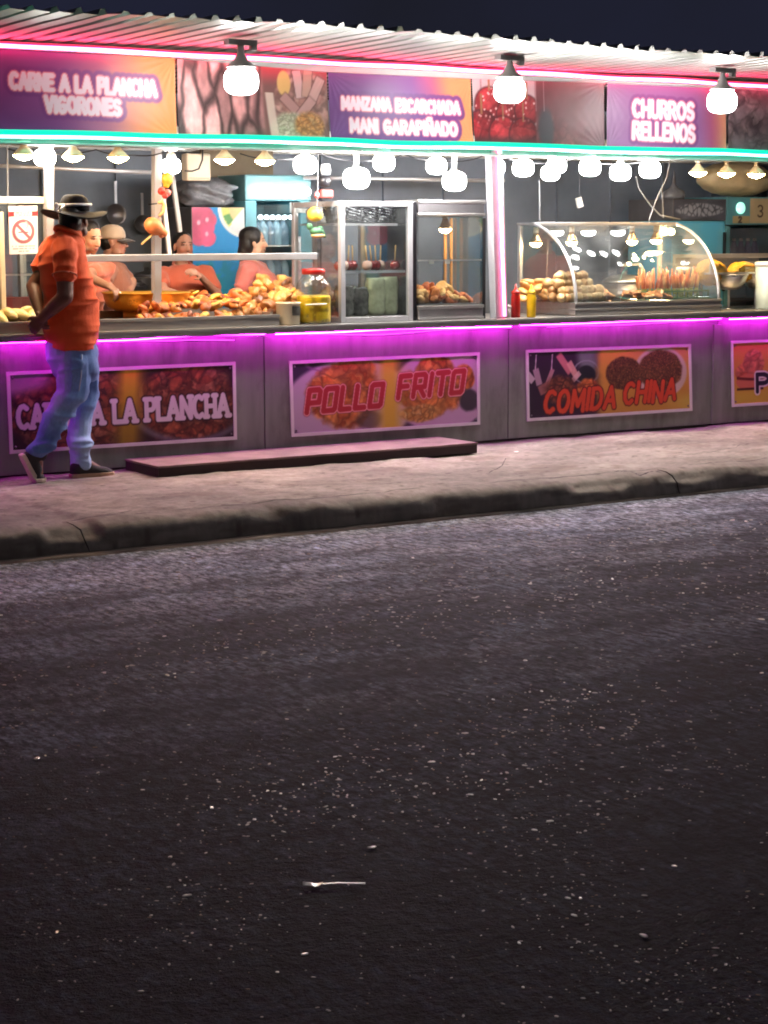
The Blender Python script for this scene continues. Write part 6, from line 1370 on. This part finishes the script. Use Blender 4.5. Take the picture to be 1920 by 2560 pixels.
def worker(label, px, py, Y, yaw, skin, shirt, hy=None, pitch=0, female=False, bulk=1.0, arms=None, smile=.3, stub=0, roll=0, lean=0.0, neckopen=True, apron=None):
    """someone standing behind the counter; the head sits at a photo pixel on the plane y = Y and the feet on the floor"""
    h = P(px, py, Y); sc = h.z / 1.625
    F = Fr(V(h.x, h.y, 0) - Matrix.Rotation(math.radians(yaw), 3, 'Z') @ V(lean * .25 * sc, 0, 0), yaw, sc)
    t = thing('person', label, 'person', F.o)
    H = Fr(h, hy if hy is not None else yaw, sc * .97, pitch, roll)
    mb = MB(); head_shapes(mb, H, 1, 1 if female else 0)
    b = bulk; lx = lambda z: lean * .25 * max(0, (z - 1.0) / .6)
    ring = lambda z, a, d, x=0: (F(x + lx(z), 0, z), F.R @ V(d * b * sc, 0, 0), F.R @ V(0, a * b * sc, 0))
    bust = .03 if female else 0
    tor = [ring(.88, .165, .115), ring(1.0, .155, .11), ring(1.1, .155, .108), ring(1.22, .172, .118 + bust * .6, .012 + bust * .3), ring(1.30, .178, .118 + bust, .012 + bust * .4), ring(1.38, .182, .105 + bust * .3, 0), ring(1.44, .14, .08, -.02), ring(1.475, .07, .06, -.035)]
    mb.loft(tor, 24)
    for s in (-1, 1):
        mb.cap(F(0, .09 * s, .92), F(.01, .10 * s, .50), .085 * sc, .055 * sc); mb.cap(F(.01, .10 * s, .5), F(-.01, .10 * s, .09), .052 * sc, .04 * sc); mb.cap(F(-.03, .10 * s, .04), F(.15, .12 * s, .03), .04 * sc, .03 * sc)
    sl = MB()
    sl.loft([(c + F.R @ V(.002, 0, 0), a * 1.09, d_ * 1.06) for c, a, d_ in tor[:-1]] + [(tor[-1][0], tor[-1][1] * 1.15, tor[-1][2] * 1.15)], 28)
    for s, (el, wr, cu, nrm) in (arms or {}).items():
        sh = F(lx(1.4), .185 * s * b, 1.395); mb.cap(sh, el, .050 * sc * b, .040 * sc); mb.cap(el, wr, .041 * sc, .027 * sc); hand(mb, wr, (wr - el) + V(0, 0, -.02), nrm, sc * .95, cu, s)
        e2 = sh + (el - sh) * .62; sl.cap(sh + F.R @ V(0, -.03 * s, .0), sh + (el - sh) * .1, .072 * sc * b, .068 * sc * b); sl.cap(sh, e2, .066 * sc * b, .060 * sc)
    blob('body', mb, SKIN, t, .0065, 3, paint=face_paint(H, skin, smile=smile, stub=stub))
    blob('shirt', sl, cloth(*shirt), t, .011, 3, fold_disp(.011, int(px) % 13))
    cm = MB(); ringp = []
    for k in range(15):
        a = 2 * math.pi * k / 14; ringp.append(F(-.03 + lx(1.47) + .075 * math.cos(a), .080 * math.sin(a), 1.475 - .035 * math.cos(a) - .004))
    cm.tube(ringp, .013 * sc, 8); cm.build('collar', cloth(shirt[0], shirt[1]), t)
    tm = MB(); tm.loft([ring(.97, .168, .122), ring(.86, .175, .125)], 20)
    for s in (-1, 1): tm.cap(F(0, .09 * s, .88), F(.01, .10 * s, .5), .098 * sc, .072 * sc); tm.cap(F(.01, .10 * s, .5), F(-.01, .10 * s, .08), .070 * sc, .062 * sc)
    blob('trousers', tm, cloth('dark trousers', (44, 46, 58)), t, .02, 2)
    if apron:
        am = MB(); vs = []; K = 12
        for i, (z, w_) in enumerate(((1.39, .075), (1.34, .095), (1.24, .12), (1.12, .13), (1.0, .14), (.85, .145))):
            for k in range(K): a = -1.0 + 2.0 * k / (K - 1); dd = .145 + (bust if 1.2 < z < 1.36 else 0); vs.append(F(lx(z) + .012 + dd * b * math.cos(a * .9), w_ * b * 1.08 * math.sin(a) / math.sin(1.0), z))
        am.add(vs, [(i * K + k, i * K + k + 1, (i + 1) * K + k + 1, (i + 1) * K + k) for i in range(5) for k in range(K - 1)], 0, True)
        o = am.build('apron', cloth(*apron), t); sd = o.modifiers.new('thickness', 'SOLIDIFY'); sd.thickness = .006
    return t, F, H, sc
def hair_cap(t, H, style):
    mb = MB(); k = H.s; R = H.R; E = lambda x, y, z, a, b, c: mb.ell(H(x, y, z), (a * k, b * k, c * k), 18, 0, R)
    if style == 'short': E(-.022, 0, .055, .098, .082, .080); E(-.05, 0, .0, .066, .078, .075)
    if style == 'pulled': E(-.024, 0, .050, .098, .084, .084); E(-.058, 0, .0, .064, .078, .08); E(-.115, 0, .03, .04, .042, .042)
    if style == 'long': E(-.026, 0, .050, .104, .088, .086); E(-.060, 0, -.02, .068, .086, .11); E(-.085, 0, -.09, .055, .075, .09); E(.005, .068, .03, .045, .022, .045); E(.005, -.068, .03, .045, .022, .045)
    def dz(q, no): return .003 * (vnoise3(q * np.array([60, 60, 20.]), 4) - .5)
    blob('hair', mb, HAIR, t, .007, 3, dz)
OR1 = ('orange work shirt', (208, 104, 78)); OR2 = ('faded coral shirt', (206, 108, 100)); OR3 = ('dull orange shirt', (190, 92, 66))
# the cook at the griddle, half hidden by the customer
a_el = P(212, 688, .62); a_wr = P(272, 716, .42)
t, F, H, sc = worker('man in an orange shirt reaching a tool over the griddle, behind the hatted man', 224, 594, .85, -78, (214, 160, 130), OR1, hy=-72, pitch=16, lean=.5, smile=.5, stub=.4, arms={1: (a_el, a_wr, .9, V(0, 0, -1)), -1: (P(150, 700, .75), P(170, 760, .55), .5, V(0, 0, -1))})
hair_cap(t, H, 'short')
a = a_wr + V(.035, -.02, -.02); b_ = P(343, 767, .30); t = thing('spatula', 'pale metal spatula in the hand of the cook touching the meat', 'spatula', a)
mb = MB(); mb.tube([a - (b_ - a) * .18, a + (b_ - a) * .6], .010, 8); mb.build('handle', M['cream'], t); mb = MB(); mb.bar(a + (b_ - a) * .605, b_, .05, .006); mb.build('blade', M['alu'], t)
# man in the cap
t, F, H, sc = worker('man in a tan cap and dull orange shirt, looking right past the cook', 283, 606, 1.25, -38, (184, 134, 112), ('brown orange shirt', (156, 96, 74)), hy=-30, smile=.2, arms={-1: (P(262, 705, 1.0), P(300, 745, .85), .5, V(0, 0, -1)), 1: (P(330, 705, 1.3), P(318, 745, 1.0), .5, V(0, 0, -1))})
hair_cap(t, H, 'short')
k = H.s; mb = MB(); prof_ = [(.100, .028), (.104, .05), (.100, .085), (.080, .120), (.045, .140), (0, .146)]
vs = []; n_ = 24
for r, z in prof_:
    for j in range(n_): a = 2 * math.pi * j / n_; vs.append(H(-.008 + r * 1.06 * math.cos(a), r * .86 * math.sin(a), z))
mb.add(vs, [(i * n_ + j, i * n_ + (j + 1) % n_, (i + 1) * n_ + (j + 1) % n_, (i + 1) * n_ + j) for i in range(len(prof_) - 1) for j in range(n_)], 0, True)
o = mb.build('cap_crown', cloth('tan cap cloth', (196, 172, 148)), t); sd = o.modifiers.new('thickness', 'SOLIDIFY'); sd.thickness = .004
mb = MB(); vs = []
for j in range(9):
    a = -1.1 + 2.2 * j / 8
    for r in (.098, .135, .168): vs.append(H(-.008 + r * 1.05 * math.cos(a) + (.012 if r > .12 else 0), min(1, r / .12) * .09 * math.sin(a) / .89, .034 - (r - .098) * .30 - .02 * math.sin(a) ** 2))
mb.add(vs, [(j * 3 + i, j * 3 + i + 1, j * 3 + i + 4, j * 3 + i + 3) for j in range(8) for i in range(2)], 0, True)
o = mb.build('cap_visor', cloth('dark visor cloth', (70, 62, 60)), t); sd = o.modifiers.new('thickness', 'SOLIDIFY'); sd.thickness = .006
# woman in the middle
t, F, H, sc = worker('woman with pulled back hair and a forearm across her chest, left of the fruit picture', 458, 616, 1.25, -100, (180, 132, 112), OR3, hy=-92, female=True, bulk=1.08, smile=0, arms={-1: (P(408, 726, 1.05), P(462, 742, .95), .5, V(0, 0, -1)), 1: (P(545, 738, 1.1), P(500, 690, .98), .6, V(-1, 0, 0))})
hair_cap(t, H, 'pulled')
# woman in profile
t, F, H, sc = worker('woman with long black hair and a coral shirt, seen in profile facing right', 634, 606, 1.05, -40, (220, 178, 150), OR2, hy=-20, female=True, bulk=1.12, smile=.2, arms={-1: (P(592, 742, .85), P(660, 748, .75), .5, V(0, 0, -1)), 1: (P(700, 725, 1.1), P(716, 700, .9), .5, V(0, 0, -1))})
hair_cap(t, H, 'long')
# person seen through the aluminium case
t, F, H, sc = worker('pale person in orange seen blurred through the aluminium display case', 982, 596, 1.35, -40, (206, 164, 140), OR3, hy=-25, smile=0, arms={-1: (P(965, 720, 1.15), P(1000, 745, .95), .5, V(0, 0, -1))})
hair_cap(t, H, 'short')

# ------------------------------------------------------------------ the customer in the black hat
YM = -.285
def Mh(px, py, dy=0): return P(px, py, YM + dy)
hero = thing('person', 'man in a black hat, orange shirt and jeans walking with hands clasped behind him', 'person', V(Mh(165, 1195).x, YM, 0))
HS = (112, 72, 60)
HF = Fr(Mh(186, 549, .0), 38, 1.0)
mb = MB(); head_shapes(mb, HF)
mb.cap(Mh(186, 565), Mh(168, 606), .058, .066)
def hring(l, r, py, b, dy=0):
    L_, R_ = Mh(l, py, dy), Mh(r, py, dy); a = (R_ - L_) / 2; n_ = a.length; w_ = math.sqrt(max(n_ * n_ - (b * .38) ** 2, (n_ * .62) ** 2))    # the near side of an ellipse seen at a slant also widens it
    return ((L_ + R_) / 2, a * (w_ / n_), V(0, b, 0))
HB = [(143, 205, 577, .075), (120, 207, 594, .13), (105, 211, 612, .185), (95, 215, 640, .205), (93, 222, 668, .2), (99, 233, 700, .195), (105, 241, 730, .19), (107, 246, 760, .19), (104, 246, 792, .195), (102, 243, 822, .195), (108, 241, 850, .19), (114, 240, 872, .188)]
mb.loft([hring(l + 8, r - 8, py, b - .025) for l, r, py, b in HB], 24)
sR, eR, wR = Mh(162, 634, -.165), Mh(163, 742, -.245), Mh(104, 796, -.09)
sL, eL, wL = Mh(140, 630, .165), Mh(84, 716, .20), Mh(101, 786, .03)
mb.cap(sR, eR, .060, .049); mb.cap(eR, eR + (wR - eR) * .35, .050, .048); mb.cap(eR + (wR - eR) * .35, wR, .048, .031)
mb.cap(sL, eL, .058, .047); mb.cap(eL, eL + (wL - eL) * .35, .048, .045); mb.cap(eL + (wL - eL) * .35, wL, .045, .031)
hand(mb, wR, (wR - eR) * .5 + V(-.03, .0, -.05), V(.5, 1, 0), 1.0, .75, -1)
hand(mb, wL, (wL - eL) * .5 + V(-.06, -.04, -.03), V(.5, -1, .1), 1.0, .6, 1)
hipR, kR, aR = Mh(184, 890, -.085), Mh(180, 986, -.10), Mh(92, 1136, -.055)
hipL, kL, aL = Mh(198, 890, .085), Mh(213, 992, .085), Mh(203, 1154, .04)
for h_, k_, a_ in ((hipR, kR, aR), (hipL, kL, aL)): mb.cap(h_, k_, .075, .045); mb.cap(k_, a_, .042, .032)
bR = Mh(96, 1190, -.055); mb.cap(aR, bR, .04, .03); mb.cap(aL, Mh(262, 1184, .03), .04, .028)
blob('body', mb, SKIN, hero, .0065, 3, paint=face_paint(HF, HS))
# shirt
sm = MB(); sm.loft([hring(l + 2, r - 2, py, b) for l, r, py, b in HB], 36)
def shirt_disp(q, no):
    a = fold_disp(.022, 5, (5, 5, 13))(q, no); z = q[:, 2]
    low = sst(1.45, 1.15, z); f = fold_disp(.020, 9, (3, 3, 15))(q, no)
    return a * (.35 + .4 * low) + f * low * sst(-.2, .5, no[:, 0]) * .8 - .002
sm.cap(Mh(160, 622, -.13), Mh(163, 640, -.185), .085, .080); sm.cap(Mh(163, 636, -.180), Mh(162, 684, -.215), .073, .070)
sm.cap(Mh(140, 618, .13), Mh(124, 636, .18), .082, .078); sm.cap(Mh(124, 636, .18), Mh(104, 668, .205), .074, .07)
SHIRT = mat('bright orange cotton', (232, 92, 48), .8, 0, .10, 5, .3, 180, sheen=.1, spec=.25)
blob('shirt', sm, SHIRT, hero, .0075, 3, shirt_disp)
for nm, c0, ax, r in (('sleeve_hem', Mh(162, 688, -.217), Mh(162, 690, -.22) - Mh(163, 640, -.185), .073), ):
    mb = MB(); u, w = ortho(ax); mb.tube([c0 + (u * math.cos(2 * math.pi * k / 20) + w * math.sin(2 * math.pi * k / 20)) * r for k in range(21)], .005, 6); mb.build(nm, mat('orange hem', (214, 98, 62), .75, sheen=.3), hero)
cm = MB(); pts = []
for k in range(21):
    a = 2 * math.pi * k / 20; pts.append(Mh(174, 586) + V(.078 * math.cos(a) * .95, .092 * math.sin(a), -.045 * math.cos(a)))
cm.tube(pts, .017, 8, flat=1.5); cm.build('collar', SHIRT, hero)
# jeans
jm = MB()
jm.loft([hring(120, 236, 852, .16), hring(117, 240, 880, .168), hring(122, 246, 905, .17), hring(130, 247, 928, .165), hring(150, 235, 950, .12)], 28)
jm.cap(hipR, Mh(186, 935, -.095), .100, .098); jm.cap(Mh(186, 935, -.095), kR, .098, .090); jm.cap(kR, Mh(142, 1044, -.085), .088, .074); jm.cap(Mh(142, 1044, -.085), Mh(117, 1090, -.07), .074, .070); jm.cap(Mh(117, 1090, -.07), Mh(96, 1128, -.06), .070, .064)
jm.cap(hipL, Mh(212, 940, .09), .098, .088); jm.cap(Mh(212, 940, .09), kL, .088, .078); jm.cap(kL, Mh(203, 1044, .08), .076, .070); jm.cap(Mh(203, 1044, .08), Mh(200, 1100, .06), .070, .062); jm.cap(Mh(200, 1100, .06), Mh(203, 1150, .045), .064, .068)
def jean_disp(q, no): return fold_disp(.030, 15, (6, 6, 14))(q, no) * (.6 + .6 * sst(.7, .1, q[:, 2])) + fold_disp(.012, 17, (14, 14, 30))(q, no) * sst(.35, .05, q[:, 2])
def denim(q):
    n = vnoise3(q * 9, 21); m = vnoise3(q * np.array([160, 160, 70.]), 22); c = flat(n, (118, 150, 208)) * (.82 + .25 * n + .14 * m)[:, None]
    f = vnoise3(q * np.array([4, 4, 2.5]), 23); c = lay(c, (190, 204, 226), sst(.5, .8, f) * .5); c = lay(c, (62, 88, 144), sst(.48, .25, f) * .5)
    return c
blob('jeans', jm, painted('blue denim', .85, .2, .25, 220, sheen=.1), hero, .0075, 2, jean_disp, denim)
# side seam on the near leg
mb = MB(); mb.tube([Mh(205, 885, -.183), Mh(203, 940, -.192), Mh(196, 985, -.186)], .0035, 6); mb.build('seam', mat('pale seam thread', (176, 186, 206), .8), hero)
# shoes
SH = mat('dark suede', (44, 42, 46), .8, 0, .25, 12, .25, 90); SOLE = mat('worn pale sole', (206, 190, 176), .7, 0, .2, 10); SOLE2 = mat('tan sole', (176, 140, 116), .7, 0, .2, 10)
def shoe(heel, ball, toe, upv, ank, sole_m):
    s = []; mb = MB(); heel, ball, toe = Vector(heel), Vector(ball), Vector(toe); up = Vector(upv).normalized()
    d1 = (ball - heel); side = d1.cross(up).normalized(); up1 = side.cross(d1).normalized(); d2 = toe - ball; up2 = side.cross(d2).normalized()
    st_ = [(heel + d1 * .0 + up1 * .045, .030, .040), (heel + d1 * .18 + up1 * .055, .037, .052), (heel + d1 * .5 + up1 * .055, .037, .050), (heel + d1 * .8 + up1 * .045, .043, .040), (ball + (up1 + up2) * .018, .048, .033), (ball + d2 * .5 + up2 * .030, .045, .027), (ball + d2 * .85 + up2 * .024, .032, .020), (toe + up2 * .018, .012, .010)]
    mb.loft([(c, side * a, (up1 if i < 4 else up2) * b) for i, (c, a, b) in enumerate(st_)], 20); mb.cap(heel + d1 * .22 + up1 * .06, ank, .046, .048)
    t = thing_part = blob('shoe', mb, SH, hero, .007, 3)
    ms = MB(); k = [(heel - d1 * .03, .028), (heel + d1 * .15, .038), (heel + d1 * .5, .035), (heel + d1 * .8, .043), (ball, .049), (ball + d2 * .5, .046), (ball + d2 * .85, .034), (toe + d2 * .04, .014)]
    vs = []
    for i, (c, a) in enumerate(k):
        u_ = up1 if i < 4 else up2
        vs += [c + side * a, c - side * a, c - side * a * 1.02 + u_ * .026, c + side * a * 1.02 + u_ * .026]
    fs = [(0, 1, 2, 3)[::-1], tuple(range(4 * (len(k) - 1), 4 * len(k)))]
    for i in range(len(k) - 1):
        for j in range(4): fs.append((4 * i + j, 4 * i + (j + 1) % 4, 4 * i + 4 + (j + 1) % 4, 4 * i + 4 + j))
    ms.add(vs, fs); o = ms.build('sole', sole_m, t, bevel=.004)
    ORG[o.name] = ORG[t.name]
hl, bl, tl = Mh(178, 1193, .04), Mh(246, 1191, .03), Mh(283, 1188, .025)
for p in (hl, bl, tl): p.z = .0
shoe(hl, bl, tl, (0, 0, 1), aL, SOLE2)
hr, br, tr = Mh(50, 1140, -.06), Mh(84, 1204, -.06), Mh(113, 1205, -.06)
br.z = .004; tr.z = .004
shoe(hr, br, tr, (1, 0, .4), aR + V(.02, 0, .0), SOLE)
# hair, hat
mb = MB(); k = HF.s; E = lambda x, y, z, a, b, c: mb.ell(HF(x, y, z), (a, b, c), 18, 0, HF.R)
E(-.03, 0, .035, .090, .083, .075); E(-.055, 0, -.015, .062, .076, .07)
blob('hair', mb, HAIR, hero, .007, 3)
hat = thing('hat', 'wide brimmed black hat with a white band, worn by the man in orange', 'hat', Mh(184, 520))
FELT = mat('black felt', (20, 19, 23), .85, 0, .2, 14, .2, 90, spec=.2)
cm_ = MB(); C0 = Mh(185, 527)
rings = []
for l, r, py, b, dx in ((147, 223, 528, .100, 0), (148, 222, 518, .098, 0), (150, 220, 506, .094, 0), (154, 216, 495, .084, 0), (160, 206, 488, .070, 0), (168, 196, 486.5, .045, 0)): rings.append(hring(l, r, py, b))
cm_.loft(rings, 32)
bm2 = MB(); vs = []; NA, NR = 48, 7
Lb, Rb = Mh(95, 527), Mh(273, 533); cb = (Lb + Rb) / 2; ab = (Rb - Lb) / 2 * .86
for i in range(NR):
    q = i / (NR - 1); rx = .42 + (1 - .42) * q
    for j in range(NA):
        a = 2 * math.pi * j / NA; lift = .010 * q * q * math.cos(2 * a) - .055 * q * math.sin(a) ** 2 * .6
        vs.append(cb + ab * (rx * math.cos(a)) + V(0, (.095 + (.20 - .095) * q) * math.sin(a), lift))
bm2.add(vs, [(i * NA + j, i * NA + (j + 1) % NA, (i + 1) * NA + (j + 1) % NA, (i + 1) * NA + j) for i in range(NR - 1) for j in range(NA)], 0, True)
cm_.build('crown', FELT, hat); o = bm2.build('brim', FELT, hat); sd = o.modifiers.new('thickness', 'SOLIDIFY'); sd.thickness = .006; sd.offset = 0
WB_ = mat('white hat ribbon', (226, 224, 226), .55)
mb = MB(); L_, R_ = Mh(148.5, 513), Mh(221.5, 512); cc_ = (L_ + R_) / 2; ra = (R_ - L_).length / 2 + .004
pts = [cc_ + (R_ - L_).normalized() * (ra * math.cos(a)) + V(0, .1035 * math.sin(a), 0) for a in [2 * math.pi * k / 32 for k in range(33)]]
mb.tube(pts, .010, 6); mb.build('band', WB_, hat)
mb = MB(); k0 = Mh(144, 518, -.125); mb.ell(k0 + V(-.005, 0, .008), (.016, .012, .020), 10); mb.tube([Mh(160, 513, -.105), Mh(155, 520, -.125), Mh(149, 527, -.135)], [.008, .007, .009], 6); mb.tube([k0, Mh(137, 525, -.13), Mh(146, 528, -.135)], .008, 6); mb.build('knot', WB_, hat)
p = Mh(81, 795, -.02); t = thing('folded_paper', 'small pale item held in the hands behind the back of the hatted man', 'paper', p)
mb = MB(); d_ = (Mh(86, 789, -.02) - Mh(76, 801, -.02)); mb.bar(p - d_ * .5, p + d_ * .5, .03, .014); mb.build('fold', M['cream'], t, bevel=.003)
